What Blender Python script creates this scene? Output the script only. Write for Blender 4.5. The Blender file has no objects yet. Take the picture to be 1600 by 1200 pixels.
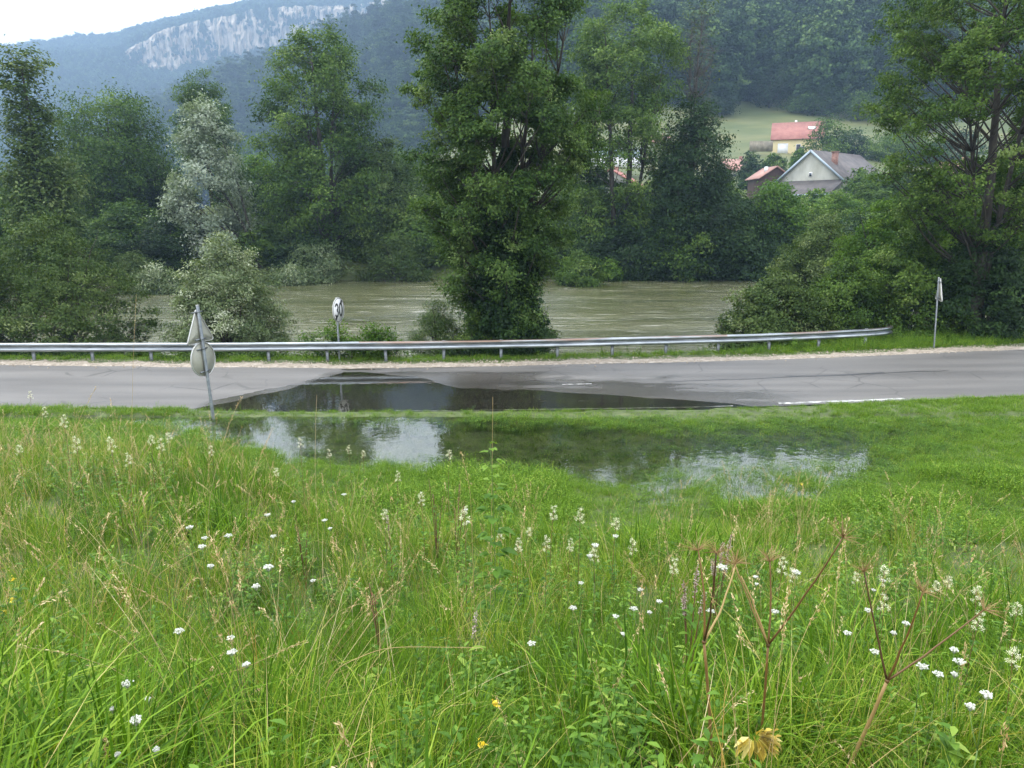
import bpy, math
import numpy as np
from mathutils import Vector
R = math.radians
sc = bpy.context.scene
COL = sc.collection

# ------------------------------------------------------------------ camera
CAM_H = 4.95
PITCH = R(13.0)
FPX = 1140.0
cam_d = bpy.data.cameras.new('camera')
cam = bpy.data.objects.new('camera', cam_d)
COL.objects.link(cam)
cam.location = (0, 0, CAM_H)
cam.rotation_euler = (R(90) - PITCH, 0, 0)
cam_d.sensor_width = 36.0
cam_d.lens = FPX / 1600 * 36.0
cam_d.clip_start = 0.05
cam_d.clip_end = 8000
sc.camera = cam

# ------------------------------------------------------------------ sky and sun
SUN_EL, SUN_AZ = 60.0, 292.0      # azimuth clockwise from +Y
world = bpy.data.worlds.new('World')
sc.world = world
world.use_nodes = True
wn = world.node_tree
wn.nodes.clear()
w_out = wn.nodes.new('ShaderNodeOutputWorld')
w_bg = wn.nodes.new('ShaderNodeBackground')
w_sky = wn.nodes.new('ShaderNodeTexSky')
w_sky.sky_type = 'NISHITA'
w_sky.sun_disc = False
w_sky.sun_elevation = R(SUN_EL)
w_sky.sun_rotation = R(SUN_AZ)
w_sky.dust_density = 3.0
w_mix = wn.nodes.new('ShaderNodeMixRGB')
w_mix.inputs[0].default_value = 0.86
w_tc = wn.nodes.new('ShaderNodeTexCoord')
w_noise = wn.nodes.new('ShaderNodeTexNoise')
w_noise.inputs['Scale'].default_value = 2.2
w_noise.inputs['Detail'].default_value = 4
w_ramp = wn.nodes.new('ShaderNodeValToRGB')
w_ramp.color_ramp.elements[0].position = 0.3
w_ramp.color_ramp.elements[1].position = 0.7
w_ramp.color_ramp.elements[0].color = (10.6, 11.0, 11.8, 1)
w_ramp.color_ramp.elements[1].color = (14.6, 14.7, 15.0, 1)
wn.links.new(w_tc.outputs['Generated'], w_noise.inputs['Vector'])
wn.links.new(w_noise.outputs['Fac'], w_ramp.inputs['Fac'])
wn.links.new(w_sky.outputs['Color'], w_mix.inputs[1])
wn.links.new(w_ramp.outputs['Color'], w_mix.inputs[2])
w_sep = wn.nodes.new('ShaderNodeSeparateXYZ'); wn.links.new(w_tc.outputs['Generated'], w_sep.inputs[0])
w_zr = wn.nodes.new('ShaderNodeMapRange'); w_zr.inputs['From Min'].default_value = 0.0; w_zr.inputs['From Max'].default_value = 1.0
w_zr.inputs['To Min'].default_value = .76; w_zr.inputs['To Max'].default_value = 1.4      # an overcast sky is brighter overhead
wn.links.new(w_sep.outputs['Z'], w_zr.inputs['Value'])
w_sc = wn.nodes.new('ShaderNodeVectorMath'); w_sc.operation = 'SCALE'
wn.links.new(w_mix.outputs['Color'], w_sc.inputs[0]); wn.links.new(w_zr.outputs[0], w_sc.inputs['Scale'])
wn.links.new(w_sc.outputs[0], w_bg.inputs['Color'])
w_bg.inputs['Strength'].default_value = 0.14
wn.links.new(w_bg.outputs['Background'], w_out.inputs['Surface'])

sun_d = bpy.data.lights.new('sun', 'SUN')
sun = bpy.data.objects.new('sun', sun_d)
COL.objects.link(sun)
sun_d.energy = 1.5
sun_d.angle = R(14)
sun_d.color = (1.0, 0.96, 0.88)
_az, _el = R(SUN_AZ), R(SUN_EL)
_sd = Vector((math.sin(_az) * math.cos(_el), math.cos(_az) * math.cos(_el), math.sin(_el)))
sun.rotation_euler = (-_sd).to_track_quat('-Z', 'Y').to_euler()

sc.view_settings.view_transform = 'Standard'
sc.view_settings.look = 'None'
sc.view_settings.gamma = 1.0
sc.view_settings.exposure = 0.86
sc.cycles.max_bounces = 6
sc.cycles.diffuse_bounces = 2
sc.cycles.glossy_bounces = 3
sc.cycles.transmission_bounces = 3
sc.cycles.transparent_max_bounces = 8
sc.cycles.volume_bounces = 0
sc.cycles.caustics_reflective = False
sc.cycles.caustics_refractive = False
sc.cycles.use_denoising = True

# ------------------------------------------------------------------ measuring: a pixel of the 1600x1200 photograph to a point in the world
def ray(px, py):
    u = (px - 800) / FPX; v = (py - 600) / FPX
    return np.array([u, math.cos(PITCH) - v * math.sin(PITCH), -math.sin(PITCH) - v * math.cos(PITCH)])
def P(px, py, Y):
    d = ray(px, py); t = Y / d[1]
    return np.array([d[0] * t, Y, CAM_H + d[2] * t])
def ratio(py):
    v = (py - 600) / FPX
    return (-math.sin(PITCH) - v * math.cos(PITCH)) / (math.cos(PITCH) - v * math.sin(PITCH))
def aof(px, py):
    d = ray(px, py); return d[0] / d[1]

# ------------------------------------------------------------------ mesh and material helpers
def new_mesh(name, verts, polys, mats, tone=None, smooth=False, mat_idx=None):
    """polys: list of (n,k) int arrays, one per polygon size."""
    me = bpy.data.meshes.new(name)
    verts = np.asarray(verts, dtype=np.float32)
    polys = [np.asarray(p, dtype=np.int32) for p in polys if len(p)]
    nl = sum(p.size for p in polys); npoly = sum(len(p) for p in polys)
    me.vertices.add(len(verts)); me.vertices.foreach_set('co', verts.ravel())
    me.loops.add(nl); me.polygons.add(npoly)
    me.loops.foreach_set('vertex_index', np.concatenate([p.ravel() for p in polys]))
    sizes = np.concatenate([np.full(len(p), p.shape[1], dtype=np.int32) for p in polys])
    starts = np.concatenate([[0], np.cumsum(sizes)[:-1]]).astype(np.int32)
    me.polygons.foreach_set('loop_start', starts)
    if smooth: me.polygons.foreach_set('use_smooth', np.ones(npoly, dtype=bool))
    for m in (mats if isinstance(mats, (list, tuple)) else [mats]): me.materials.append(m)
    if mat_idx is not None: me.polygons.foreach_set('material_index', np.asarray(mat_idx, dtype=np.int32))
    if tone is not None:
        at = me.attributes.new('tone', 'FLOAT', 'FACE')
        at.data.foreach_set('value', np.asarray(tone, dtype=np.float32))
    me.update(calc_edges=True)
    return me

def link(name, me, parent=None, loc=None):
    o = bpy.data.objects.new(name, me)
    COL.objects.link(o)
    if parent is not None: o.parent = parent
    if loc is not None: o.location = loc
    return o
def tag(o, label=None, cat=None, group=None, kind=None):
    if label: o['label'] = label
    if cat: o['category'] = cat
    if group: o['group'] = group
    if kind: o['kind'] = kind
    return o
def thing(name, loc, label, cat, group=None, rz=0.0, scale=None):
    o = bpy.data.objects.new(name, None); COL.objects.link(o)
    o.empty_display_size = 0.2
    o.location = [float(c) for c in loc]; o.rotation_euler = (0, 0, rz)
    if scale is not None: o.scale = scale if hasattr(scale, '__len__') else (scale,) * 3
    return tag(o, label, cat, group)
def copy_tree(o, parent=None):
    c = o.copy(); COL.objects.link(c)
    if parent is not None: c.parent = parent
    for ch in list(o.children): copy_tree(ch, c)
    return c

class MB:
    """collects quads/tris with material index and tone"""
    def __init__(s): s.v = []; s.q = []; s.t = []; s.n = 0; s.qt = []; s.tt = []
    def add(s, verts, quads=None, tris=None, qtone=None, ttone=None):
        verts = np.asarray(verts, float).reshape(-1, 3)
        if quads is not None and len(quads):
            quads = np.asarray(quads, int); s.q.append(quads + s.n)
            s.qt.append(np.full(len(quads), .5) if qtone is None else np.broadcast_to(qtone, (len(quads),)))
        if tris is not None and len(tris):
            tris = np.asarray(tris, int); s.t.append(tris + s.n)
            s.tt.append(np.full(len(tris), .5) if ttone is None else np.broadcast_to(ttone, (len(tris),)))
        s.v.append(verts); s.n += len(verts)
        return s
    def tube(s, pts, rad, n=6, tone=.5, cap=True):
        pts = np.asarray(pts, float); m = len(pts)
        rad = np.broadcast_to(np.asarray(rad, float), (m,))
        tan = np.gradient(pts, axis=0); tan /= np.linalg.norm(tan, axis=1)[:, None] + 1e-9
        ref = np.array([0, 0, 1.]) if abs(tan[:, 2]).mean() < .8 else np.array([1., 0, 0])
        a = np.cross(tan, ref); a /= np.linalg.norm(a, axis=1)[:, None] + 1e-9
        b = np.cross(tan, a)
        th = np.arange(n) * 2 * math.pi / n
        ring = pts[:, None] + rad[:, None, None] * (np.cos(th)[None, :, None] * a[:, None] + np.sin(th)[None, :, None] * b[:, None])
        i = np.arange(m - 1)[:, None] * n; j = np.arange(n)[None]; j2 = (j + 1) % n
        q = np.stack([i + j, i + n + j, i + n + j2, i + j2], -1).reshape(-1, 4)
        vs = ring.reshape(-1, 3); tr = None
        if cap:
            vs = np.concatenate([vs, pts[:1], pts[-1:]])
            j = np.arange(n); j2 = (j + 1) % n
            tr = np.concatenate([np.stack([j, j2, np.full(n, m * n)], -1), np.stack([(m - 1) * n + j2, (m - 1) * n + j, np.full(n, m * n + 1)], -1)])
        return s.add(vs, q, tr, tone, tone)
    def box(s, c, d, rot=None, tone=.5):
        c = np.asarray(c, float); h = np.asarray(d, float) / 2
        v = np.array([[x, y, z] for x in (-1, 1) for y in (-1, 1) for z in (-1, 1)]) * h
        if rot is not None: v = v @ np.asarray(rot).T
        return s.add(v + c, [[0, 1, 3, 2], [4, 6, 7, 5], [0, 4, 5, 1], [2, 3, 7, 6], [0, 2, 6, 4], [1, 5, 7, 3]], None, tone)
    def mesh(s, name, mats, smooth=False):
        q = np.concatenate(s.q) if s.q else np.zeros((0, 4), int)
        t = np.concatenate(s.t) if s.t else np.zeros((0, 3), int)
        tone = np.concatenate(s.qt + s.tt)
        return new_mesh(name, np.concatenate(s.v), [q, t], mats, tone, smooth)
    def obj(s, name, mats, parent=None, smooth=False, loc=None):
        return link(name, s.mesh(name, mats, smooth), parent, loc)

def mat(name, col, rough=.6, metal=0, spec=.5):
    m = bpy.data.materials.new(name); m.use_nodes = True
    b = m.node_tree.nodes['Principled BSDF']
    b.inputs['Base Color'].default_value = (*col, 1); b.inputs['Roughness'].default_value = rough
    b.inputs['Metallic'].default_value = metal; b.inputs['Specular IOR Level'].default_value = spec
    return m
def N(m, t, **kw):
    n = m.node_tree.nodes.new(t)
    for k, v in kw.items():
        if k.startswith('i_'): n.inputs[k[2:].replace('_', ' ')].default_value = v
        else: setattr(n, k, v)
    return n
def L(m, a, b): m.node_tree.links.new(a, b)
def BS(m): return m.node_tree.nodes['Principled BSDF']
def ramp(m, stops):
    r = N(m, 'ShaderNodeValToRGB'); cr = r.color_ramp
    while len(cr.elements) < len(stops): cr.elements.new(.5)
    for e, (p, c) in zip(cr.elements, stops): e.position = p; e.color = (*c, 1)
    return r
def noise_mat(name, stops, scale=(1, 1, 1), detail=5, rough=.7, bump=.0, bdist=.02, metal=0, spec=.4, coord='Object', fine=None):
    m = mat(name, (1, 1, 1), rough, metal, spec)
    tc = N(m, 'ShaderNodeTexCoord'); mp = N(m, 'ShaderNodeMapping'); mp.inputs['Scale'].default_value = scale
    L(m, tc.outputs[coord], mp.inputs['Vector'])
    nz = N(m, 'ShaderNodeTexNoise'); nz.inputs['Scale'].default_value = 1; nz.inputs['Detail'].default_value = detail; nz.inputs['Roughness'].default_value = .62
    L(m, mp.outputs[0], nz.inputs['Vector'])
    r = ramp(m, stops); L(m, nz.outputs['Fac'], r.inputs[0]); L(m, r.outputs[0], BS(m).inputs['Base Color'])
    if bump:
        bp = N(m, 'ShaderNodeBump'); bp.inputs['Strength'].default_value = bump; bp.inputs['Distance'].default_value = bdist
        src = nz.outputs['Fac']
        if fine:
            n2 = N(m, 'ShaderNodeTexNoise'); n2.inputs['Scale'].default_value = fine; n2.inputs['Detail'].default_value = 3
            L(m, tc.outputs[coord], n2.inputs['Vector']); src = n2.outputs['Fac']
        L(m, src, bp.inputs['Height']); L(m, bp.outputs[0], BS(m).inputs['Normal'])
    return m
def leaf_mat(name, stops, trans=.3, rough=.5, rnd=.25, tcol=None, spec=.35):
    """tone attribute (a natural leaf to leaf variation) plus a little per plant variation"""
    m = mat(name, (1, 1, 1), rough, 0, spec)
    at = N(m, 'ShaderNodeAttribute', attribute_name='tone'); oi = N(m, 'ShaderNodeObjectInfo')
    ma = N(m, 'ShaderNodeMath', operation='MULTIPLY_ADD'); L(m, oi.outputs['Random'], ma.inputs[0]); ma.inputs[1].default_value = rnd; 
    mb = N(m, 'ShaderNodeMath', operation='SUBTRACT'); L(m, at.outputs['Fac'], mb.inputs[0]); mb.inputs[1].default_value = rnd / 2
    L(m, mb.outputs[0], ma.inputs[2])
    r = ramp(m, stops); L(m, ma.outputs[0], r.inputs[0]); L(m, r.outputs[0], BS(m).inputs['Base Color'])
    if trans:
        tr = N(m, 'ShaderNodeBsdfTranslucent')
        mx = N(m, 'ShaderNodeMixRGB', blend_type='MULTIPLY'); mx.inputs[0].default_value = 1; mx.inputs[2].default_value = (*(tcol or (1.5, 1.6, .7)), 1)
        L(m, r.outputs[0], mx.inputs[1]); L(m, mx.outputs[0], tr.inputs['Color'])
        ms = N(m, 'ShaderNodeMixShader'); ms.inputs[0].default_value = trans
        L(m, BS(m).outputs[0], ms.inputs[1]); L(m, tr.outputs[0], ms.inputs[2])
        L(m, ms.outputs[0], m.node_tree.nodes['Material Output'].inputs['Surface'])
    return m

_rg = np.random.default_rng(5)
_lat = _rg.random((64, 64))
def vnoise(x, y):
    x = np.asarray(x, float); y = np.asarray(y, float)
    xi = np.floor(x).astype(int); yi = np.floor(y).astype(int); fx = x - xi; fy = y - yi
    fx = fx * fx * (3 - 2 * fx); fy = fy * fy * (3 - 2 * fy)
    g = lambda a, b: _lat[a % 64, b % 64]
    return (g(xi, yi) * (1 - fx) + g(xi + 1, yi) * fx) * (1 - fy) + (g(xi, yi + 1) * (1 - fx) + g(xi + 1, yi + 1) * fx) * fy
def fbm(x, y, o=3):
    s = 0; a = .5; t = 0
    for k in range(o):
        s = s + a * vnoise(x * 2 ** k + 17.3 * k, y * 2 ** k + 9.1 * k); t += a; a *= .5
    return s / t
def smooth(t): t = np.clip(t, 0, 1); return t * t * (3 - 2 * t)
def interp(x, pts): return np.interp(x, [p[0] for p in pts], [p[1] for p in pts])
# ------------------------------------------------------------------ the lie of the land (height functions)
NEAR_EDGE = [(-60, 19.6), (-30, 19.0), (-13.5, 18.62), (-8.3, 18.4), (-1.6, 18.3), (5, 18.6), (14.2, 19.6), (24, 21.3), (60, 31)]
FAR_EDGE = [(-60, 24.0), (-30, 23.9), (-17, 23.95), (-10, 23.8), (-2, 24.1), (6.6, 24.8), (18.8, 26.4), (30, 28.6), (60, 37)]
WATERLINE = [(-9.2, 17.6), (-8.0, 18.9), (-7.2, 20.0), (-6.5, 20.75), (-6.0, 22.2), (-5.4, 23.0), (-3.2, 22.3), (-1.5, 20.7), (1.8, 20.0), (3.6, 19.75), (6.8, 18.75), (9, 17.6)]
POND_NEAR = [(-14, 17.6), (-8.5, 17.0), (-6.5, 15.7), (-5.1, 14.6), (-3.1, 13.8), (-1.2, 13.75), (.8, 13.5), (1.9, 12.4), (3, 12.0), (4.4, 12.2), (6.2, 12.9), (8, 13.7), (9.5, 14.9), (11, 16.6), (14, 18)]
def road_z(X, Y):
    w = interp(X, WATERLINE)
    z = .012 * (Y - w)
    z = z + .010 * (fbm(X * .6 + 3, Y * .9) - .5) - .004 * smooth((X + 6) / 1.5) * smooth((4 - X) / 2)
    out = np.clip(np.maximum((-9.2 - X), (X - 9)) * .04, 0, .3)
    slope_r = np.clip(X - 10, 0, 60) * .01
    return np.clip(z, -.035, .075) + out * .15 + slope_r
def bank_toe(X): return 11.0 + 4.2 * smooth((-X - 1.5) / 6) + np.clip(X - 3, 0, 9) * .03
def river_edge(X): return interp(X, [(-60, 25.9), (-17, 25.9), (-2, 26.3), (8, 27.2), (13, 29.5), (20, 32), (40, 42), (80, 60)])
def river_far(X): return interp(X, [(-120, 58), (-60, 60), (-36, 66), (-20, 66), (-11, 68), (6, 69), (31, 72.5), (60, 80), (120, 95)])
ACREST = [(-1.8, 200, 0), ]
def _ac(lst): return [(aof(x, y), ratio(y)) for x, y in lst]
CREST2 = [(-1.8, .05)] + _ac([(60, 330), (140, 235), (230, 190), (300, 150), (410, 120), (530, 66), (600, 35), (700, 10)]) + [(.05, .285), (.3, .275), (.7, .28), (1.8, .30)]
CRESTM = [(-1.8, .16)] + _ac([(0, 82), (60, 76), (139, 68), (187, 51), (262, 31), (319, 21), (375, 16), (487, 12), (600, 8)]) + [(0, .25), (.6, .24), (1.8, .2)]
CLT = _ac([(150, 95), (190, 88), (202, 79), (262, 48), (319, 36), (367, 27), (394, 19), (450, 15), (533, 12), (600, 4)])
CLB = _ac([(150, 96), (190, 92), (202, 108), (247, 110), (285, 104), (337, 97), (375, 90), (405, 84), (487, 60), (533, 50), (600, 40)])
YC2 = [(-1.8, 1000), (-.5, 950), (-.2, 800), (0, 640), (.5, 540), (1.8, 500)]
YB2 = [(-1.8, 600), (-.35, 480), (-.1, 380), (.05, 240), (.12, 215), (.24, 222), (.30, 246), (.34, 244), (.42, 232), (.55, 215), (1.8, 210)]
def far_z(a, Y):
    s = smooth((a + .32) / .45)
    base = s * np.interp(Y, [70, 90, 130, 190, 262, 300, 2600], [.6, 2.0, 5.2, 20.2, 43.0, 50, 50]) \
        + (1 - s) * np.interp(Y, [70, 100, 300, 500, 900, 2600], [.8, 2, 5, 9, 30, 30])
    yb = interp(a, YB2); yc = interp(a, YC2); rc = interp(a, CREST2)
    zc = CAM_H + rc * yc
    zb = s * np.interp(yb, [70, 90, 130, 190, 262, 300, 2600], [.6, 2.0, 5.2, 20.2, 43.0, 50, 50]) + (1 - s) * 8
    t = (Y - yb) / (yc - yb)
    h2 = np.where(t < 0, base, np.where(t < 1, zb + (zc - zb) * np.clip(t, 0, 1) ** .92, zc - (Y - yc) * .35))
    n = (fbm(a * 9 + 2, Y / 90, 3) - .5) * 26 * smooth(t * 3) * smooth((1.05 - t) * 4)
    h2 = h2 + n
    cm = interp(a, CRESTM); ct = np.interp(a, [p[0] for p in CLT], [p[1] for p in CLT]); cb = np.interp(a, [p[0] for p in CLB], [p[1] for p in CLB])
    zb_ = CAM_H + cb * 1450; zt_ = CAM_H + ct * 1480; zm = CAM_H + cm * 1800
    zt_ = np.maximum(zt_, zb_ + 1); 
    tm = (Y - 850) / 600.
    m = np.where(Y < 1450, 20 + (zb_ - 20) * np.clip(tm, 0, 1) ** 1.15,
        np.where(Y < 1480, zb_ + (zt_ - zb_) * smooth((Y - 1455) / 20),
        np.where(Y < 1800, zt_ + (zm - zt_) * np.clip((Y - 1480) / 320, 0, 1), zm - (Y - 1800) * .1)))
    m = m + (fbm(a * 14, Y / 140 + 5, 3) - .5) * 44 * smooth((Y - 900) / 200) * smooth(np.abs(Y - 1465) / 60)
    m = np.where(Y < 850, -50, m)
    return np.maximum(np.maximum(h2, m), base * 0 + .5)
def ground_z(X, Y):
    X = np.asarray(X, float); Y = np.asarray(Y, float)
    toe = bank_toe(X)
    t = np.clip(Y / toe, 0, 1)
    bank = 3.4 * (1 - t) ** 1.3 + np.clip(-Y, 0, 50) * .02 + (fbm(X * .5, Y * .5 + 3) - .5) * .22 * (1 - smooth((Y - toe + 3) / 3))
    pn = interp(X, POND_NEAR)
    d = np.minimum(Y - pn, 17.9 - Y)
    wd = .7 + 1.5 * smooth((X - 1.2) / 2.5)
    basin = -.055 * np.tanh(d / wd) + (fbm(X * 1.5 + 9, Y * 1.9, 4) - .5) * .10 * np.clip(1.3 - np.abs(d) / wd / 1.3, 0, 1) 
    basin = basin - .06 * smooth((d - .4 * wd) / (1.6 * wd))
    basin = np.where(Y < pn, np.minimum(basin, .055) + np.clip(pn - Y - 1, 0, 6) * .004, basin)
    # shallow wet hollow to the right of the bank toe
    basin = basin - .075 * np.exp(-((X - 9.5) / 2.6) ** 2 - ((Y - 11.6) / .45) ** 2) - .08 * np.exp(-((X + 9.3) / 1.9) ** 2 - ((Y - 16.0) / .28) ** 2)
    strip = .02 + .03 * (fbm(X * .7, Y * 2 + 4) - .5) + .05 * smooth((np.abs(X - .3) - 6.5) / 3)
    near = bank + np.where(Y > 17.75, strip, basin)
    ne = interp(X, NEAR_EDGE); fe = interp(X, FAR_EDGE)
    rz = road_z(X, Y)
    near = near + np.clip(X - 10, 0, 60) * .01 * smooth((Y - 12) / 6)
    z = np.where(Y > ne - .1, rz - .05, near)
    re_ = river_edge(X)
    verge = road_z(X, fe) + .01 - .05 * smooth((Y - fe - 1) / 2)
    z = np.where(Y > fe + .02, verge, z)
    z = np.where(Y > re_ - 1, verge - 3.2 * smooth((Y - re_ + .75) / 2.2), z)
    rf = river_far(X)
    far = far_z(X / (Y + 0.01), np.maximum(Y, 70))
    fb = -3.2 + (far + 3.2) * smooth((Y - rf + 3.0) / 6.0)
    z = np.where(Y > rf - 3.0, np.where(Y > rf + 3, far, fb), z)
    return z

M = {}
M['soil'] = noise_mat('meadow soil and moss', [(.3, (.035, .045, .015)), (.5, (.06, .085, .022)), (.7, (.10, .12, .04))], (3, 3, 3), bump=.6, bdist=.03)
M['pasture'] = noise_mat('grazed pasture', [(.3, (.055, .080, .022)), (.5, (.085, .105, .034)), (.68, (.135, .135, .05))], (.05, .12, .05), bump=.3, bdist=.3)
M['forest_floor'] = noise_mat('forest floor', [(.3, (.012, .02, .008)), (.7, (.03, .045, .018))], (.1, .1, .1))
M['gravel'] = noise_mat('pale limestone gravel', [(.25, (.13, .11, .08)), (.5, (.28, .24, .19)), (.75, (.46, .41, .35))], (6, 6, 6), detail=8, bump=.9, bdist=.03, fine=45)

# the ground: one sheet out to the far mountain
_rows = np.concatenate([np.arange(-40, 0, 4), np.arange(0, 30, .17), np.arange(30, 80, 1.2), np.arange(80, 300, 4), np.arange(300, 1100, 11), np.arange(1100, 1440, 20), np.arange(1440, 1500, 4), np.arange(1500, 2700, 45)])
_k = np.linspace(-1, 1, 331); _a = 1.9 * np.sinh(_k * 2.2) / math.sinh(2.2)
_A, _Y = np.meshgrid(_a, _rows)
_X = _A * (_Y + 22)
_Z = ground_z(_X, _Y)
nr, nc = _X.shape
_i = (np.arange(nr - 1)[:, None] * nc + np.arange(nc - 1)[None])
_q = np.stack([_i, _i + 1, _i + nc + 1, _i + nc], -1).reshape(-1, 4)
_yc = (_Y[:-1, :-1]).ravel(); _xc = _X[:-1, :-1].ravel(); _ac_ = _xc / np.maximum(_yc, 1)
_mi = np.where(_yc < 75, 0, np.where(_yc < interp(_ac_, YB2) + (fbm(_xc / 25, _yc / 25) - .5) * 34 + 8, 1, 2))
g = link('ground', new_mesh('ground', np.stack([_X, _Y, _Z], -1).reshape(-1, 3), [_q], [M['soil'], M['pasture'], M['forest_floor']], None, True, _mi))
tag(g, 'ground of the grassy bank, meadow and wooded hills', kind='structure')

# the limestone cliff band below the crest of the far mountain
def cliff():
    a0, a1 = aof(198, 100), aof(610, 20)
    na, nh = 420, 46
    A, T = np.meshgrid(np.linspace(a0, a1, na), np.linspace(-.28, 1.05, nh))
    ct = np.interp(A, [p[0] for p in CLT], [p[1] for p in CLT]); cb = np.interp(A, [p[0] for p in CLB], [p[1] for p in CLB])
    r = cb + (ct - cb) * T
    s = A * 1450 
    butt = fbm(s / 24, T * .6, 4)
    dep = 1418 + (np.abs(butt - .5) * 2) ** .7 * 22 + 9 * fbm(s / 5, T * 1.5, 3) - 9 * fbm(s / 60 + 8, T * 5, 2) + T * 10
    notch = .20 * fbm(s / 14 + 3, s * 0, 3) * (T > .86)
    Y = dep; Z = CAM_H + (r) * 1450 - notch * 20
    V = np.stack([A * Y, Y, Z], -1).reshape(-1, 3)
    i = (np.arange(nh - 1)[:, None] * na + np.arange(na - 1)[None])
    q = np.stack([i, i + 1, i + na + 1, i + na], -1).reshape(-1, 4)
    m = noise_mat('pale limestone rock', [(.38, (.035, .055, .028)), (.44, (.19, .15, .10)), (.52, (.38, .31, .22)), (.68, (.56, .47, .36))], (.16, .16, .035), detail=10, bump=.5, bdist=2)
    o = link('limestone_cliff', new_mesh('limestone_cliff', V, [q], m, None, False))
    tag(o, 'pale limestone cliff band across the hazy far mountain', kind='structure')
cliff()

# gravel shoulder, road, tar seam, white edge lines
def strip_sheet(name, xs, f0, f1, n, zoff, m, kind, label, zf=road_z, wet=False, jag=0):
    xs = np.asarray(xs, float); T = np.linspace(0, 1, n)
    Xg, Tg = np.meshgrid(xs, T)
    y0 = f0(xs); y1 = f1(xs)
    Yg = y0[None] + (y1 - y0)[None] * Tg
    Zg = zf(Xg, Yg) + (zoff(Tg) if callable(zoff) else zoff)
    i = (np.arange(n - 1)[:, None] * len(xs) + np.arange(len(xs) - 1)[None])
    q = np.stack([i, i + 1, i + len(xs) + 1, i + len(xs)], -1).reshape(-1, 4)
    me = new_mesh(name, np.stack([Xg, Yg, Zg], -1).reshape(-1, 3), [q], m, None, True)
    if wet:
        w = smooth((.046 + .055 * (fbm(Xg * .45, Yg * 1.8, 4) - .5) * 2 - Zg) / .036) * smooth((Xg + 8.6 + 0.0 * Yg) / .5) * smooth((9.5 - Xg) / 3)
        w = w * np.where(Zg > .008, smooth((Xg - interp(Yg, [(18, -9), (20, -7.4), (21, -6.6), (22.2, -6.1), (24.5, -4.9)])) / .35), 1)
        at = me.attributes.new('wet', 'FLOAT', 'POINT'); at.data.foreach_set('value', w.ravel().astype(np.float32))
    o = link(name, me); return tag(o, label, kind=kind)
ne = lambda x: interp(x, NEAR_EDGE); fe = lambda x: interp(x, FAR_EDGE)
def road_mat():
    m = mat('worn grey asphalt', (.2, .2, .2), .6)
    tc = N(m, 'ShaderNodeTexCoord'); mp = N(m, 'ShaderNodeMapping'); mp.inputs['Scale'].default_value = (.12, 1.1, 1)
    L(m, tc.outputs['Object'], mp.inputs[0])
    n1 = N(m, 'ShaderNodeTexNoise'); n1.inputs['Scale'].default_value = 1; n1.inputs['Detail'].default_value = 6; L(m, mp.outputs[0], n1.inputs['Vector'])
    n2 = N(m, 'ShaderNodeTexNoise'); n2.inputs['Scale'].default_value = 60; n2.inputs['Detail'].default_value = 4; L(m, tc.outputs['Object'], n2.inputs['Vector'])
    r1 = ramp(m, [(.3, (.074, .071, .067)), (.5, (.105, .101, .094)), (.72, (.145, .138, .128))]); L(m, n1.outputs['Fac'], r1.inputs[0])
    r2 = ramp(m, [(.3, (.7, .7, .7)), (.7, (1.15, 1.15, 1.15))]); L(m, n2.outputs['Fac'], r2.inputs[0])
    mu = N(m, 'ShaderNodeMixRGB', blend_type='MULTIPLY'); mu.inputs[0].default_value = 1; L(m, r1.outputs[0], mu.inputs[1]); L(m, r2.outputs[0], mu.inputs[2])
    at = N(m, 'ShaderNodeAttribute', attribute_name='wet')
    mw = N(m, 'ShaderNodeMixRGB', blend_type='MULTIPLY'); mw.inputs[2].default_value = (.50, .48, .45, 1)
    L(m, at.outputs['Fac'], mw.inputs[0]); L(m, mu.outputs[0], mw.inputs[1]); L(m, mw.outputs[0], BS(m).inputs['Base Color'])
    rr = N(m, 'ShaderNodeMapRange'); rr.inputs['To Min'].default_value = .62; rr.inputs['To Max'].default_value = .2
    L(m, at.outputs['Fac'], rr.inputs['Value']); L(m, rr.outputs[0], BS(m).inputs['Roughness'])
    vo = N(m, 'ShaderNodeTexVoronoi', feature='DISTANCE_TO_EDGE'); vo.inputs['Scale'].default_value = .9
    wp = N(m, 'ShaderNodeMixRGB'); wp.inputs[0].default_value = .12; L(m, tc.outputs['Object'], wp.inputs[1]); n4 = N(m, 'ShaderNodeTexNoise'); n4.inputs['Scale'].default_value = 1.5; n4.inputs['Detail'].default_value = 5
    L(m, tc.outputs['Object'], n4.inputs['Vector']); L(m, n4.outputs['Color'], wp.inputs[2]); L(m, wp.outputs[0], vo.inputs['Vector'])
    rc = ramp(m, [(0, (.5, .5, .5)), (.018, (.62, .62, .62)), (.03, (1, 1, 1))]); L(m, vo.outputs['Distance'], rc.inputs[0])
    rm = ramp(m, [(.5, (0, 0, 0)), (.62, (1, 1, 1))]); n5 = N(m, 'ShaderNodeTexNoise'); n5.inputs['Scale'].default_value = .35; L(m, tc.outputs['Object'], n5.inputs['Vector']); L(m, n5.outputs['Fac'], rm.inputs[0])
    mc = N(m, 'ShaderNodeMixRGB', blend_type='MULTIPLY'); L(m, rm.outputs[0], mc.inputs[0]); L(m, mw.outputs[0], mc.inputs[1]); L(m, rc.outputs[0], mc.inputs[2]); L(m, mc.outputs[0], BS(m).inputs['Base Color'])
    bp = N(m, 'ShaderNodeBump'); bp.inputs['Strength'].default_value = .35; bp.inputs['Distance'].default_value = .004
    L(m, n2.outputs['Fac'], bp.inputs['Height']); L(m, bp.outputs[0], BS(m).inputs['Normal'])
    return m
xs_road = np.concatenate([np.arange(-60, -20, 1), np.arange(-20, 22, .1), np.arange(22, 60, 1)])
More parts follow.
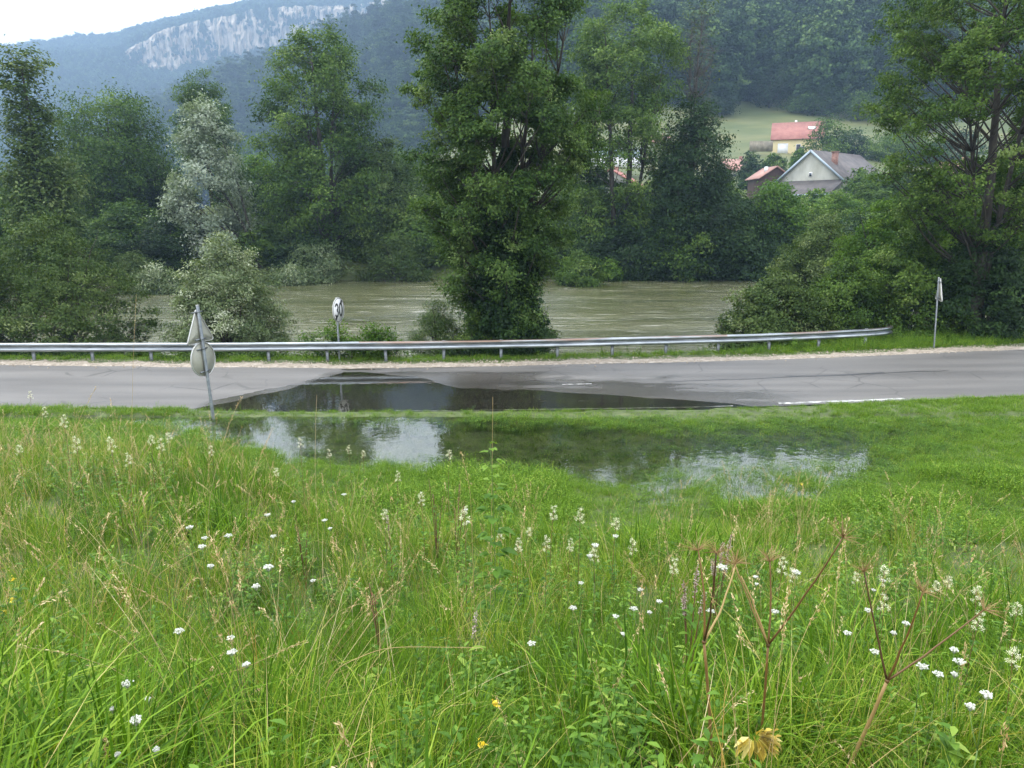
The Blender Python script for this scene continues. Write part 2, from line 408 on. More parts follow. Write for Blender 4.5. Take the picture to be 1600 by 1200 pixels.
jn = lambda x, s, a: a * (fbm(x * 1.7 + s, x * 0 + s, 3) - .5)
strip_sheet('road', xs_road, lambda x: ne(x) + jn(x, 3, .12), lambda x: fe(x) + jn(x, 8, .14), 60, 0, road_mat(), 'structure', 'grey asphalt road, flooded in the middle of the picture', wet=True)
strip_sheet('gravel_shoulder', xs_road, lambda x: fe(x) - .35 + jn(x, 3, .1), lambda x: fe(x) + .58 + jn(x, 31, .9), 12, lambda t: -.012 + .035 * np.sin(t * math.pi), M['gravel'], 'structure', 'pale gravel shoulder between road and guardrail')
M['line'] = noise_mat('worn white road paint', [(.42, (.13, .13, .125)), (.58, (.50, .50, .48))], (5, 9, 7), detail=6, rough=.6)
M['tar'] = mat('black tar seam', (.035, .035, .037), .35)
strip_sheet('edge_line', np.arange(7.2, 10.9, .1), lambda x: ne(x) + .16, lambda x: ne(x) + .30, 3, .006, M['line'], 'structure', 'worn white edge line along the grass on the right')
strip_sheet('edge_line', np.arange(-3.0, 6.0, .1), lambda x: ne(x) + .13, lambda x: ne(x) + .17, 3, .006, M['line'], 'structure', 'worn white edge line under the flood water')
strip_sheet('centre_line', np.arange(1.5, 2.5, .1), lambda x: x * .085 + 21.15, lambda x: x * .085 + 21.23, 3, .006, M['line'], 'structure', 'short remnant of white centre line')
cr = lambda x: x * .12 + 21.1 + .25 * (fbm(x * .8, x * 0) - .5)
strip_sheet('tar_seam', np.arange(4.6, 14, .1), lambda x: cr(x) - .02, lambda x: cr(x) + .02 + .05 * fbm(x * 2, x * 0 + 3), 3, .005, M['tar'], 'structure', 'black tar seam along the middle of the road')
strip_sheet('tar_seam', np.arange(8.6, 11.8, .1), lambda x: cr(x) + .05, lambda x: cr(x) + .11 + .06 * fbm(x * 2, x * 0 + 6), 3, .006, M['tar'], 'structure', 'wider black tar patch in the road')

# water
def water_film():
    m = bpy.data.materials.new('clear flood water'); m.use_nodes = True; nt = m.node_tree; nt.nodes.clear()
    out = N(m, 'ShaderNodeOutputMaterial'); ms = N(m, 'ShaderNodeMixShader'); fr = N(m, 'ShaderNodeFresnel'); fr.inputs['IOR'].default_value = 1.68
    gl = N(m, 'ShaderNodeBsdfGlossy'); gl.inputs['Roughness'].default_value = .015; gl.inputs['Color'].default_value = (1, 1, 1, 1)
    tr = N(m, 'ShaderNodeBsdfTransparent'); tr.inputs['Color'].default_value = (.86, .88, .80, 1)
    tc = N(m, 'ShaderNodeTexCoord'); nz = N(m, 'ShaderNodeTexNoise'); nz.inputs['Scale'].default_value = 5; nz.inputs['Detail'].default_value = 2
    bp = N(m, 'ShaderNodeBump'); bp.inputs['Strength'].default_value = .12; bp.inputs['Distance'].default_value = .012
    L(m, tc.outputs['Object'], nz.inputs['Vector']); L(m, nz.outputs['Fac'], bp.inputs['Height'])
    L(m, bp.outputs[0], gl.inputs['Normal']); L(m, bp.outputs[0], fr.inputs['Normal'])
    L(m, fr.outputs[0], ms.inputs[0]); L(m, tr.outputs[0], ms.inputs[1]); L(m, gl.outputs[0], ms.inputs[2]); L(m, ms.outputs[0], out.inputs['Surface'])
    return m
M['film'] = water_film()
mb = MB(); mb.add([(-15, 10.6, 0), (14, 10.6, 0), (14, 20.5, 0), (-15, 20.5, 0), (9.5, 20.5, 0), (9.5, 23.2, 0), (-9.5, 20.5, 0), (-9.5, 23.2, 0)], [[0, 1, 2, 3], [6, 4, 5, 7]])
o = mb.obj('flood_water', M['film']); tag(o, 'still flood water in the meadow and across the road', kind='structure')

def river_mat():
    m = mat('silty green brown river water', (.16, .15, .09), .12, 0, .6)
    tc = N(m, 'ShaderNodeTexCoord')
    def nz(sc_, det, s, rough=.6):
        mp = N(m, 'ShaderNodeMapping'); mp.inputs['Scale'].default_value = sc_; L(m, tc.outputs['Object'], mp.inputs[0])
        n = N(m, 'ShaderNodeTexNoise'); n.inputs['Scale'].default_value = s; n.inputs['Detail'].default_value = det; n.inputs['Roughness'].default_value = rough; n.inputs['Distortion'].default_value = .6
        L(m, mp.outputs[0], n.inputs['Vector']); return n
    n1 = nz((.10, .35, 1), 5, 1); n2 = nz((.55, 1.5, 1), 6, 1.2, .65); n3 = nz((.22, .95, 1), 9, 1.3, .72); n3.inputs['Distortion'].default_value = 1.6
    r = ramp(m, [(.32, (.046, .054, .020)), (.5, (.075, .080, .034)), (.66, (.12, .122, .065))]); L(m, n1.outputs['Fac'], r.inputs[0])
    fo = ramp(m, [(.55, (0, 0, 0)), (.63, (.35, .35, .35)), (.72, (.9, .9, .9))]); L(m, n3.outputs['Fac'], fo.inputs[0])
    mx = N(m, 'ShaderNodeMixRGB'); L(m, fo.outputs[0], mx.inputs[0]); L(m, r.outputs[0], mx.inputs[1]); mx.inputs[2].default_value = (.50, .50, .44, 1)
    L(m, mx.outputs[0], BS(m).inputs['Base Color'])
    b1 = N(m, 'ShaderNodeBump'); b1.inputs['Strength'].default_value = .8; b1.inputs['Distance'].default_value = .35; L(m, n1.outputs['Fac'], b1.inputs['Height'])
    b2 = N(m, 'ShaderNodeBump'); b2.inputs['Strength'].default_value = .7; b2.inputs['Distance'].default_value = .16; L(m, n2.outputs['Fac'], b2.inputs['Height']); L(m, b1.outputs[0], b2.inputs['Normal'])
    L(m, b2.outputs[0], BS(m).inputs['Normal'])
    return m
xr = np.linspace(-150, 150, 401); yr = np.linspace(24.9, 100, 160)
Xr, Yr = np.meshgrid(xr, yr)
Zr = -.8 + .10 * (fbm(Xr * .25, Yr * .6, 3) - .5)
i = (np.arange(len(yr) - 1)[:, None] * len(xr) + np.arange(len(xr) - 1)[None])
o = link('river', new_mesh('river', np.stack([Xr, Yr, Zr], -1).reshape(-1, 3), [np.stack([i, i + 1, i + len(xr) + 1, i + len(xr)], -1).reshape(-1, 4)], river_mat(), None, True))
tag(o, 'brown green river in flood flowing behind the guardrail', kind='structure')
# ------------------------------------------------------------------ foliage
M['bark'] = noise_mat('grey brown bark', [(.3, (.016, .014, .011)), (.55, (.042, .037, .029)), (.75, (.09, .085, .066))], (6, 6, 2), bump=.7, bdist=.02, rough=.85)
M['bark_dead'] = noise_mat('bare grey dead wood', [(.3, (.028, .026, .023)), (.7, (.10, .095, .085))], (3, 3, 1), bump=.5, rough=.85)
LM = {
 'ash': leaf_mat('ash foliage', [(0, (.014, .036, .006)), (.35, (.045, .090, .014)), (.7, (.095, .158, .028)), (1, (.19, .26, .075))], .26, spec=.1),
 'river_ash': leaf_mat('river ash foliage', [(0, (.016, .042, .009)), (.3, (.046, .092, .019)), (.68, (.098, .160, .038)), (1, (.20, .265, .10))], .26, spec=.1),
 'dark': leaf_mat('dark glossy foliage', [(0, (.007, .021, .005)), (.5, (.020, .048, .011)), (.85, (.050, .095, .021)), (1, (.10, .15, .045))], .2, rough=.5, spec=.14),
 'fresh': leaf_mat('fresh green foliage', [(0, (.035, .085, .009)), (.5, (.075, .145, .017)), (.85, (.13, .21, .028)), (1, (.20, .27, .055))], .3, spec=.1),
 'willow': leaf_mat('grey green willow foliage', [(0, (.045, .080, .026)), (.4, (.095, .14, .05)), (.7, (.19, .235, .12)), (1, (.42, .45, .34))], .2, rough=.5, spec=.3),
 'silver': leaf_mat('silvery willow foliage', [(0, (.12, .165, .11)), (.4, (.22, .27, .20)), (.8, (.36, .41, .33)), (1, (.48, .52, .44))], .2, rough=.5, spec=.3),
 'sage': leaf_mat('dull green foliage', [(0, (.020, .044, .010)), (.45, (.055, .092, .023)), (.8, (.105, .148, .045)), (1, (.19, .235, .10))], .22, spec=.1),
 'far': leaf_mat('distant woodland foliage', [(0, (.008, .021, .007)), (.4, (.022, .050, .014)), (.75, (.050, .096, .024)), (1, (.10, .155, .042))], .0, rnd=.75, rough=.8, spec=.1),
}

def leaves(C, rng, size, out=None, up=.7, aspect=.5, tone0=None, spread=.62):
    """one folded leaf shaped quad per centre; returns verts (4n,3), quads, tone"""
    n = len(C)
    nrm = rng.normal(size=(n, 3)) * spread; nrm[:, 2] += up
    if out is not None: nrm += out * .95
    nrm /= np.linalg.norm(nrm, axis=1)[:, None] + 1e-9
    t = rng.normal(size=(n, 3)); t[:, 2] -= .35
    t -= (t * nrm).sum(1)[:, None] * nrm; t /= np.linalg.norm(t, axis=1)[:, None] + 1e-9
    b = np.cross(nrm, t)
    s = size * rng.uniform(.6, 1.35, n)[:, None]
    w = s * aspect * .5
    v = np.stack([C - t * s * .5, C + b * w - t * s * .05 + nrm * s * .10, C + t * s * .5 - nrm * s * .10, C - b * w - t * s * .05 + nrm * s * .10], 1)
    q = np.arange(4 * n).reshape(n, 4)
    tone = rng.uniform(0, 1, n) * .55 + .2 if tone0 is None else np.clip(tone0 + rng.normal(size=n) * .13, 0, 1)
    return v.reshape(-1, 3), q, tone

def bez(p0, p1, p2, n):
    t = np.linspace(0, 1, n)[:, None]
    return (1 - t) ** 2 * p0 + 2 * t * (1 - t) * p1 + t * t * p2

def grow(name, seed, H, profile, boughs, clumps, per, leaf, clump_r, lm='ash', bough_r=None, trunk_r=None, stems=1, spread=.4, top=.92, lean=0, aspect=.5, up=.7, depth=.9, flat=.75, limb_el=.9, bark='bark', twig_n=5, bare=0, low=0, stem_list=None, detail_limbs=True, droop=0, gap=0, gapf=.35, tw=1.0):
    """profile: (height fraction, half width, sideways offset). Returns (wood mesh, crown mesh)."""
    rng = np.random.default_rng(seed)
    hf = [p[0] for p in profile]; rw = [p[1] for p in profile]; of = [p[2] if len(p) > 2 else 0 for p in profile]
    wood = MB()
    trunk_r = trunk_r or H * .016
    # stems
    st = []
    if stem_list is None:
        for k in range(stems):
            a = rng.uniform(0, 6.28); r = 0 if stems == 1 else spread * rng.uniform(.5, 1)
            st.append((r * math.cos(a) * .4, r * math.sin(a) * .4, np.interp(top, hf, of) + r * math.cos(a) * 2.2 * (stems > 1), r * math.sin(a) * 1.6, top * rng.uniform(.8, 1) if k else top, trunk_r * (1 if k == 0 else .7)))
    else: st = stem_list
    stems_p = []
    for bx, by, tx, ty, th, tr in st:
        n = 14
        t = np.linspace(0, 1, n)
        mid = np.interp(t * th, hf, of)
        p = np.stack([bx + (tx - bx) * t ** 1.3 + rng.normal(size=n).cumsum() * H * .004 * t + lean * t * H * 0, by + (ty - by) * t ** 1.3 + rng.normal(size=n).cumsum() * H * .004 * t, t * th * H], 1)
        p[:, 0] += mid * .5 * t * (stem_list is None)
        p[0, 2] -= .4
        rad = tr * (1 - t) ** .8 + tr * .08; rad[0] *= 1.35; rad[1] *= 1.08
        wood.tube(p, rad, 9, cap=False); stems_p.append((p, rad))
    # boughs
    hh = np.linspace(hf[0], hf[-1], 200); ww = np.interp(hh, hf, rw) ** 1.35 + 1e-6; cdf = np.cumsum(ww) / ww.sum()
    LC = []; LO = []; LT = []
    for k in range(boughs):
        h = np.interp((k + rng.random()) / boughs, cdf, hh)
        Rh = np.interp(h, hf, rw); ox = np.interp(h, hf, of)
        a = k * 2.399 + rng.normal() * .5
        rr = Rh * rng.uniform(.35, 1.0) ** .6
        br = bough_r or max(.5, .34 * max(rw))
        rr = max(0, rr - br * .55)
        cen = np.array([ox + rr * math.cos(a), rr * depth * math.sin(a), h * H])
        if gap and fbm(cen[0] * gapf + seed, cen[2] * gapf, 2) < gap: continue
        # limb from the best stem
        best = None
        for p, rad in stems_p:
            d = np.hypot(p[:, 0] - cen[0], p[:, 1] - cen[1])
            zs = cen[2] - limb_el * np.maximum(d, br * .3)
            j = np.argmin(np.abs(p[:, 2] - zs) + d * .35); j = max(1 if not low else 0, j)
            c = abs(p[j, 2] - zs[j]) + d[j]
            if best is None or c < best[0]: best = (c, p[j], rad[j])
        p0 = best[1]; ln = np.linalg.norm(cen - p0)
        midp = (p0 + cen) / 2 + rng.normal(size=3) * ln * .10; midp[2] += -ln * .06 + droop * ln
        limb = bez(p0, midp, cen, 8)
        lr = min(best[2] * .62, .012 * ln + .012) * tw
        wood.tube(limb, np.linspace(lr, lr * .22, 8), 5, cap=False)
        tone_b = rng.normal() * .13 + .42
        nc_ = max(2, int(clumps * rng.uniform(.65, 1.3)))
        cc = rng.normal(size=(nc_, 3)); cc /= np.linalg.norm(cc, axis=1)[:, None]; cc *= rng.uniform(.25, 1, nc_)[:, None] ** .6
        cc = cen + cc * np.array([br, br, br * flat])
        for c in cc:
            if c[2] < .15 * clump_r: c[2] = abs(c[2]) + .1
            d = np.linalg.norm(limb[3:] - c, axis=1) + np.maximum(0, limb[3:, 2] - c[2]) * .7
            q0 = limb[3 + int(np.argmin(d))]
            if detail_limbs:
                m2 = (q0 + c) / 2 + rng.normal(size=3) * .12 * np.linalg.norm(c - q0)
                wood.tube(bez(q0, m2, c + (c - q0) * .35, 4), [lr * .3, lr * .2, lr * .13, lr * .06], 3, cap=False)
        if bare and rng.random() < bare: continue
        tn = np.clip(tone_b + rng.normal(size=nc_) * .11, 0, 1)
        m_ = int(per)
        g_ = rng.normal(size=(nc_, m_, 3)) * clump_r * rng.uniform(.5, 1.1, (nc_, 1, 1)); g_[:, :, 2] *= .6
        # foliage hugs the twigs: fold the offset towards a few rays
        LC.append((cc[:, None] + g_).reshape(-1, 3)); 
        LT.append(np.repeat(tn, m_))
        ax = np.array([ox, 0, h * H * .9])
        oo = cc - ax; oo /= np.linalg.norm(oo, axis=1)[:, None] + 1e-9
        LO.append(np.repeat(oo, m_, 0))
    C = np.concatenate(LC); keep = C[:, 2] > 0.03
    C = C[keep]; O = np.concatenate(LO)[keep]; T = np.concatenate(LT)[keep]
    v, q, tone = leaves(C, rng, leaf, O, up * .8, aspect, T)
    return wood.mesh(name + ' wood', M[bark], True), new_mesh(name + ' crown', v, [q], LM[lm], tone, False)

def plant_tree(name, loc, meshes, label, cat='tree', group=None, rz=0, s=1, tn='trunk', cn='crown'):
    r = thing(name, loc, label, cat, group, rz, s)
    link(tn, meshes[0], r); link(cn, meshes[1], r)
    return r
def gz(x, y): return float(ground_z(np.array([x]), np.array([y]))[0])
def hgt(px, top, Y, zb):
    """height of a thing standing at depth Y whose top shows at pixel row top"""
    return P(px, top, Y)[2] - zb
def scatter(name, pts, rot, scl, idx, sources, label, kind='stuff'):
    """instances of the given meshes on the points, one object"""
    n = len(pts)
    me = bpy.data.meshes.new(name)
    me.vertices.add(n); me.vertices.foreach_set('co', np.asarray(pts, dtype=np.float32).ravel())
    a = me.attributes.new('rot', 'FLOAT_VECTOR', 'POINT'); a.data.foreach_set('vector', np.asarray(rot, dtype=np.float32).ravel())
    a = me.attributes.new('scl', 'FLOAT', 'POINT'); a.data.foreach_set('value', np.asarray(scl, dtype=np.float32))
    a = me.attributes.new('idx', 'INT', 'POINT'); a.data.foreach_set('value', np.asarray(idx, dtype=np.int32))
    me.update()
    src = bpy.data.collections.new(name + ' sources')
    for k, sm in enumerate(sources):
        src.objects.link(bpy.data.objects.new('%s_source_%02d' % (name, k), sm))
    ng = bpy.data.node_groups.new(name + ' scatter', 'GeometryNodeTree')
    ng.interface.new_socket(name='Geometry', in_out='INPUT', socket_type='NodeSocketGeometry')
    ng.interface.new_socket(name='Geometry', in_out='OUTPUT', socket_type='NodeSocketGeometry')
    gi = ng.nodes.new('NodeGroupInput'); go = ng.nodes.new('NodeGroupOutput')
    iop = ng.nodes.new('GeometryNodeInstanceOnPoints'); ci = ng.nodes.new('GeometryNodeCollectionInfo')
    ci.inputs['Collection'].default_value = src; ci.inputs['Separate Children'].default_value = True; ci.inputs['Reset Children'].default_value = True
    def na(nm, dt):
        x = ng.nodes.new('GeometryNodeInputNamedAttribute'); x.data_type = dt; x.inputs['Name'].default_value = nm
        return [s for s in x.outputs if s.enabled and s.name == 'Attribute'][0]
    ng.links.new(gi.outputs[0], iop.inputs['Points']); ng.links.new(ci.outputs[0], iop.inputs['Instance'])
    iop.inputs['Pick Instance'].default_value = True
    ng.links.new(na('idx', 'INT'), iop.inputs['Instance Index'])
    e2r = ng.nodes.new('FunctionNodeEulerToRotation'); ng.links.new(na('rot', 'FLOAT_VECTOR'), e2r.inputs[0]); ng.links.new(e2r.outputs[0], iop.inputs['Rotation'])
    ng.links.new(na('scl', 'FLOAT'), iop.inputs['Scale'])
    ng.links.new(iop.outputs[0], go.inputs[0])
    o = link(name, me); md = o.modifiers.new('scatter', 'NODES'); md.node_group = ng
    return tag(o, label, kind=kind)

# ------------------------------------------------------------------ woods on the hills
def forest():
    rng = np.random.default_rng(11)
    near_src = []
    for k in range(6):
        pr = [(.10, 2.4), (.3, 4.4), (.55, 4.9), (.8, 3.4), (1, .6)] if k < 4 else [(.08, 3.2), (.3, 2.8), (.6, 1.9), (.85, .9), (1, .1)]
        w, c = grow('wood tree', 100 + k, 14 if k < 4 else 17, pr, 17, 12, 28, .5, .5, 'far', bough_r=2.1, detail_limbs=False, aspect=.85)
        near_src.append(c)
    far_src = []
    for k in range(4):
        w, c = grow('distant tree', 120 + k, 13, [(.10, 2.8), (.35, 4.8), (.6, 4.8), (.85, 3.0), (1, .6)], 18, 6, 5, 1.5, .9, 'far', bough_r=1.9, detail_limbs=False, aspect=.85)
        far_src.append(c)
    # nearer hillside
    n = 30000
    a = rng.uniform(-.85, .95, n); Y = rng.uniform(235, 1000, n) 
    keep = rng.random(n) < np.maximum(Y / 1000 * .62, .45 * (Y < 330))
    a, Y = a[keep], Y[keep]
    yb = interp(a, YB2) + (fbm(a * Y / 25, Y / 25) - .5) * 34 + 4; yc = interp(a, YC2) + 25
    k = (Y > yb) & (Y < yc) & ((Y < 520) | (rng.random(len(a)) < .75))
    a, Y = a[k], Y[k]
    X = a * Y; Z = far_z(a, Y) - .8
    s = rng.uniform(.85, 1.95, len(X)) * np.where(Y > 520, 1.05, 1)
    conif = fbm(X / 60 + 5, Y / 60, 2) > .57
    idx = np.where(conif & (rng.random(len(X)) < .6), rng.integers(4, 6, len(X)), rng.integers(0, 4, len(X)))
    rot = np.stack([rng.normal(size=len(X)) * .05, rng.normal(size=len(X)) * .05, rng.uniform(0, 6.28, len(X))], 1)
    scatter('hillside_forest', np.stack([X, Y, Z], 1), rot, s, idx, near_src, 'dense broadleaf forest covering the hillside above the houses')
    print('near forest', len(X))
    n = 36000
    a = rng.uniform(-.85, .12, n); Y = rng.uniform(880, 1850, n)
    yc = interp(a, YC2)
    vis = (interp(a, CREST2) < ratio(0) + .01)
    onf = (Y > 1448) & (Y < 1482) & (a > aof(196, 90))
    X = a * Y; Z = far_z(a, Y)
    el = (Z + 16 - CAM_H) / Y
    k = vis & ~onf & (el > interp(a, CREST2) - .03)
    a, Y, X, Z = a[k], Y[k], X[k], Z[k]
    # trees clinging to ledges, foot and lip of the cliff
    m_ = 4200; ac_ = rng.uniform(aof(196, 100), aof(600, 20), m_); t_ = rng.choice([0, 1, 2], m_, p=[.42, .33, .25])
    tt = np.where(t_ == 0, rng.normal(-.26, .09, m_), np.where(t_ == 1, rng.normal(1.0, .07, m_), rng.uniform(.1, .95, m_)))
    ct = np.interp(ac_, [p[0] for p in CLT], [p[1] for p in CLT]); cb = np.interp(ac_, [p[0] for p in CLB], [p[1] for p in CLB])
    kk = (t_ < 2) | (fbm(ac_ * 1450 / 30, tt * 3 + 2, 3) > .52); ac_, tt, ct, cb, t_ = ac_[kk], tt[kk], ct[kk], cb[kk], t_[kk]
    Yc_ = np.where(t_ == 0, 1412, np.where(t_ == 1, 1440, 1424)); Zc_ = CAM_H + (cb + (ct - cb) * tt) * 1440 - 10
    sc2 = np.where(t_ == 2, rng.uniform(.3, .7, len(tt)), rng.uniform(.6, 1.1, len(tt)))
    X = np.concatenate([X, ac_ * Yc_]); Y = np.concatenate([Y, Yc_]); Z = np.concatenate([Z, Zc_]); S2 = np.concatenate([rng.uniform(.75, 1.6, len(X) - len(tt)), sc2])
    rot = np.stack([X * 0, X * 0, rng.uniform(0, 6.28, len(X))], 1)
    scatter('mountain_forest', np.stack([X, Y, Z - 1], 1), rot, S2, rng.integers(0, 4, len(X)), far_src, 'hazy blue forest on the far mountain around the cliff')
    print('far forest', len(X))
forest()
# ------------------------------------------------------------------ guardrail
M['galv'] = noise_mat('weathered galvanised steel', [(.3, (.12, .13, .14)), (.55, (.20, .22, .23)), (.75, (.30, .32, .34))], (1.2, 4, 8), rough=.5, metal=.7, spec=.5)
def rust_mat():
    m = noise_mat('galvanised steel with rusty upper edge', [(.3, (.17, .19, .21)), (.55, (.30, .33, .35)), (.75, (.44, .47, .50))], (1.2, 4, 8), rough=.33, metal=.9)
    tc = N(m, 'ShaderNodeTexCoord'); mp = N(m, 'ShaderNodeMapping'); mp.inputs['Scale'].default_value = (.35, 1, 3); L(m, tc.outputs['Object'], mp.inputs[0])
    nz = N(m, 'ShaderNodeTexNoise'); nz.inputs['Scale'].default_value = 1.0; nz.inputs['Detail'].default_value = 7; L(m, mp.outputs[0], nz.inputs['Vector'])
    at = N(m, 'ShaderNodeAttribute', attribute_name='tone')   # 1 along the folded upper edge, where the zinc has worn off
    mu = N(m, 'ShaderNodeMath', operation='MULTIPLY'); L(m, nz.outputs['Fac'], mu.inputs[0]); L(m, at.outputs['Fac'], mu.inputs[1])
    r = ramp(m, [(.36, (0, 0, 0)), (.46, (.95, .95, .95))]); L(m, mu.outputs[0], r.inputs[0])
    base = BS(m).inputs['Base Color'].links[0].from_socket
    mx = N(m, 'ShaderNodeMixRGB'); L(m, r.outputs[0], mx.inputs[0]); L(m, base, mx.inputs[1]); mx.inputs[2].default_value = (.22, .15, .115, 1)
    L(m, mx.outputs[0], BS(m).inputs['Base Color']); return m
RAIL = [(-42, 24.1), (-30, 24.2), (-17, 24.45), (-10, 24.5), (-3.5, 24.8), (2.3, 25.4), (8.3, 26.3), (12, 26.95), (13.4, 27.25), (14.3, 27.6), (14.75, 27.95), (14.8, 28.15), (14.6, 28.3)]
def guardrail():
    pts = []
    for k in range(len(RAIL) - 1):
        (x0, y0), (x1, y1) = RAIL[k], RAIL[k + 1]; n = max(1, int(math.hypot(x1 - x0, y1 - y0) / .25))
        for j in range(n): pts.append((x0 + (x1 - x0) * j / n, y0 + (y1 - y0) * j / n))
    pts.append(RAIL[-1]); pts = np.array(pts)
    for _ in range(3): pts[1:-1] = pts[1:-1] * .5 + (pts[:-2] + pts[2:]) * .25
    base = np.array([.03 if x < 9 else .03 + (x - 9) * .012 for x in pts[:, 0]])
    tan = np.gradient(pts, axis=0); tan /= np.linalg.norm(tan, axis=1)[:, None]
    nrm = np.stack([tan[:, 1], -tan[:, 0]], 1)      # towards the road
    # W profile (offset to the road, height)
    prof = [(.0, .735), (.045, .733), (.078, .715), (.083, .67), (.075, .63), (.015, .60), (.005, .585), (.015, .57), (.075, .54), (.083, .50), (.078, .455), (.045, .437), (0, .435)]
    root = thing('guardrail', (0, 0, 0), 'long galvanised W-beam guardrail with rust on its top edge, between the road and the river', 'guardrail')
    V = []; 
    for (o, h) in prof: V.append(np.stack([pts[:, 0] + nrm[:, 0] * o, pts[:, 1] + nrm[:, 1] * o, base + h - .03], 1))
    for (o, h) in prof[::-1]: V.append(np.stack([pts[:, 0] + nrm[:, 0] * (o - .006), pts[:, 1] + nrm[:, 1] * (o - .006), base + h - .03], 1))
    V = np.array(V); K, n = V.shape[:2]
    i = np.arange(K)[:, None] * n + np.arange(n - 1)[None]; i2 = ((np.arange(K) + 1) % K)[:, None] * n + np.arange(n - 1)[None]
    q = np.stack([i, i2, i2 + 1, i + 1], -1)
    tone = np.zeros((K, n - 1)); tone[[0, 1, K - 1, K - 2], :] = 1; tone[2] = .8; tone[[4, 8]] = .0
    xx = pts[:-1, 0]; tone *= np.where((xx > -5.3) & (xx < 7.6), 1, np.where(xx > 9.5, .9, .45))[None]
    me = new_mesh('beam', V.reshape(-1, 3), [q.reshape(-1, 4)], rust_mat(), tone.ravel(), True)
    beam = link('beam', me, root)
    s = np.concatenate([[0], np.cumsum(np.linalg.norm(np.diff(pts, axis=0), axis=1))])
    tot = s[-1]
    pm = MB(); w, d, t = .10, .055, .006
    pm.box((0, 0, .05), (w, t, 1.32)); pm.box((-w / 2 + t / 2, d / 2, .05), (t, d, 1.32)); pm.box((w / 2 - t / 2, d / 2, .05), (t, d, 1.32)); 
    pm.box((0, -.03, .585 - .03), (.06, .05, .10))
    pmesh = pm.mesh('post', M['galv'])
    bm_ = MB(); bm_.tube([(0, -.018, .0), (0, -.034, 0)], .016, 8)
    bmesh_ = bm_.mesh('bolt', M['galv'])
    sp_ = MB(); sp_.tube([(0, .02, 0), (0, -.012, 0)], .013, 6); smesh = sp_.mesh('splice_bolt', M['galv'])
    k0 = tot - 1.75 - 2.0 * 27
    for k in range(28):
        sk = k0 + 2.0 * k
        x = np.interp(sk, s, pts[:, 0]); y = np.interp(sk, s, pts[:, 1]); tx = np.interp(sk, s, tan[:, 0]); ty = np.interp(sk, s, tan[:, 1]); b = np.interp(sk, s, base)
        if x < -24: continue
        p = link('post', pmesh, root, (x - ty * .05, y + tx * .05, b)); p.rotation_euler = (R((k * 37 % 7 - 3) * .35), R((k * 53 % 9 - 4) * .3), math.atan2(ty, tx))
        bt = link('bolt', bmesh_, p, (0, -.03, .555))
        if k % 2 == 1:
            for dz in (-.085, .085):
                for dx in (-.10, .10):
                    j = link('splice_bolt', smesh, beam, (x + dx * tx + ty * .09, y + dx * ty - tx * .09, b + .555 + dz)); j.rotation_euler = (0, 0, math.atan2(ty, tx))
guardrail()

# ------------------------------------------------------------------ road signs
M['pole'] = noise_mat('dull grey sign pole', [(.3, (.20, .22, .24)), (.7, (.33, .36, .38))], (3, 3, 8), rough=.5, metal=.4)
M['plate_back'] = noise_mat('aged beige grey sign back', [(.3, (.27, .27, .22)), (.7, (.36, .36, .30))], (3, 3, 3), rough=.55)
M['plate_edge'] = mat('pale sign rim', (.45, .46, .44), .4, .2)
M['white_face'] = noise_mat('white reflective sign face', [(.3, (.72, .73, .73)), (.7, (.82, .83, .83))], (4, 4, 4), rough=.35)
M['black_face'] = mat('black sign paint', (.012, .012, .012), .4)
M['red_face'] = mat('red reflective sign border', (.55, .02, .02), .35)
def disc_plate(mb, r, th, c, n=40, y=0, sq=0):
    a = np.arange(n) * 2 * math.pi / n
    f = np.stack([c[0] + r * np.cos(a), np.full(n, y), c[1] + r * np.sin(a)], 1); b = f + np.array([0, th, 0])
    j = np.arange(n); j2 = (j + 1) % n
    v = np.concatenate([f, b, [[c[0], y, c[1]], [c[0], y + th, c[1]]]])
    mb.add(v, np.stack([j, n + j, n + j2, j2], -1), np.concatenate([np.stack([j, j2, np.full(n, 2 * n)], -1), np.stack([n + j2, n + j, np.full(n, 2 * n + 1)], -1)]))
def tri_outline(side, rc=.06, n=5):
    h = side * math.sqrt(3) / 2; P3 = [(-side / 2, -h / 3), (side / 2, -h / 3), (0, 2 * h / 3)]
    out = []
    for k in range(3):
        p = np.array(P3[k]); c = p * (1 - rc * 2 / np.linalg.norm(p)); a0 = math.atan2(p[1], p[0])
        for t in np.linspace(-R(60), R(60), n): out.append(c + rc * np.array([math.cos(a0 + t), math.sin(a0 + t)]))
    return np.array(out)
def poly_plate(mb, o, y, th):
    n = len(o); f = np.stack([o[:, 0], np.full(n, y), o[:, 1]], 1); b = f + np.array([0, th, 0]); c = o.mean(0)
    j = np.arange(n); j2 = (j + 1) % n
    v = np.concatenate([f, b, [[c[0], y, c[1]], [c[0], y + th, c[1]]]])
    mb.add(v, np.stack([j, n + j, n + j2, j2], -1), np.concatenate([np.stack([j, j2, np.full(n, 2 * n)], -1), np.stack([n + j2, n + j, np.full(n, 2 * n + 1)], -1)]))
def ring_frame(mb, o, y, th, w):
    c = o.mean(0); r = np.linalg.norm(o - c, axis=1); i_ = c + (o - c) * ((r - w) / r)[:, None]; n = len(o)
    v = np.concatenate([np.stack([a[:, 0], np.full(n, yy), a[:, 1]], 1) for a, yy in ((o, y), (o, y + th), (i_, y + th), (i_, y))])
    j = np.arange(n); j2 = (j + 1) % n; q = []
    for k in range(4): q.append(np.stack([k * n + j, k * n + j2, ((k + 1) % 4) * n + j2, ((k + 1) % 4) * n + j], -1))
    mb.add(v, np.concatenate(q))
circ = lambda r, n=40: np.stack([r * np.cos(np.arange(n) * 2 * math.pi / n), r * np.sin(np.arange(n) * 2 * math.pi / n)], 1)
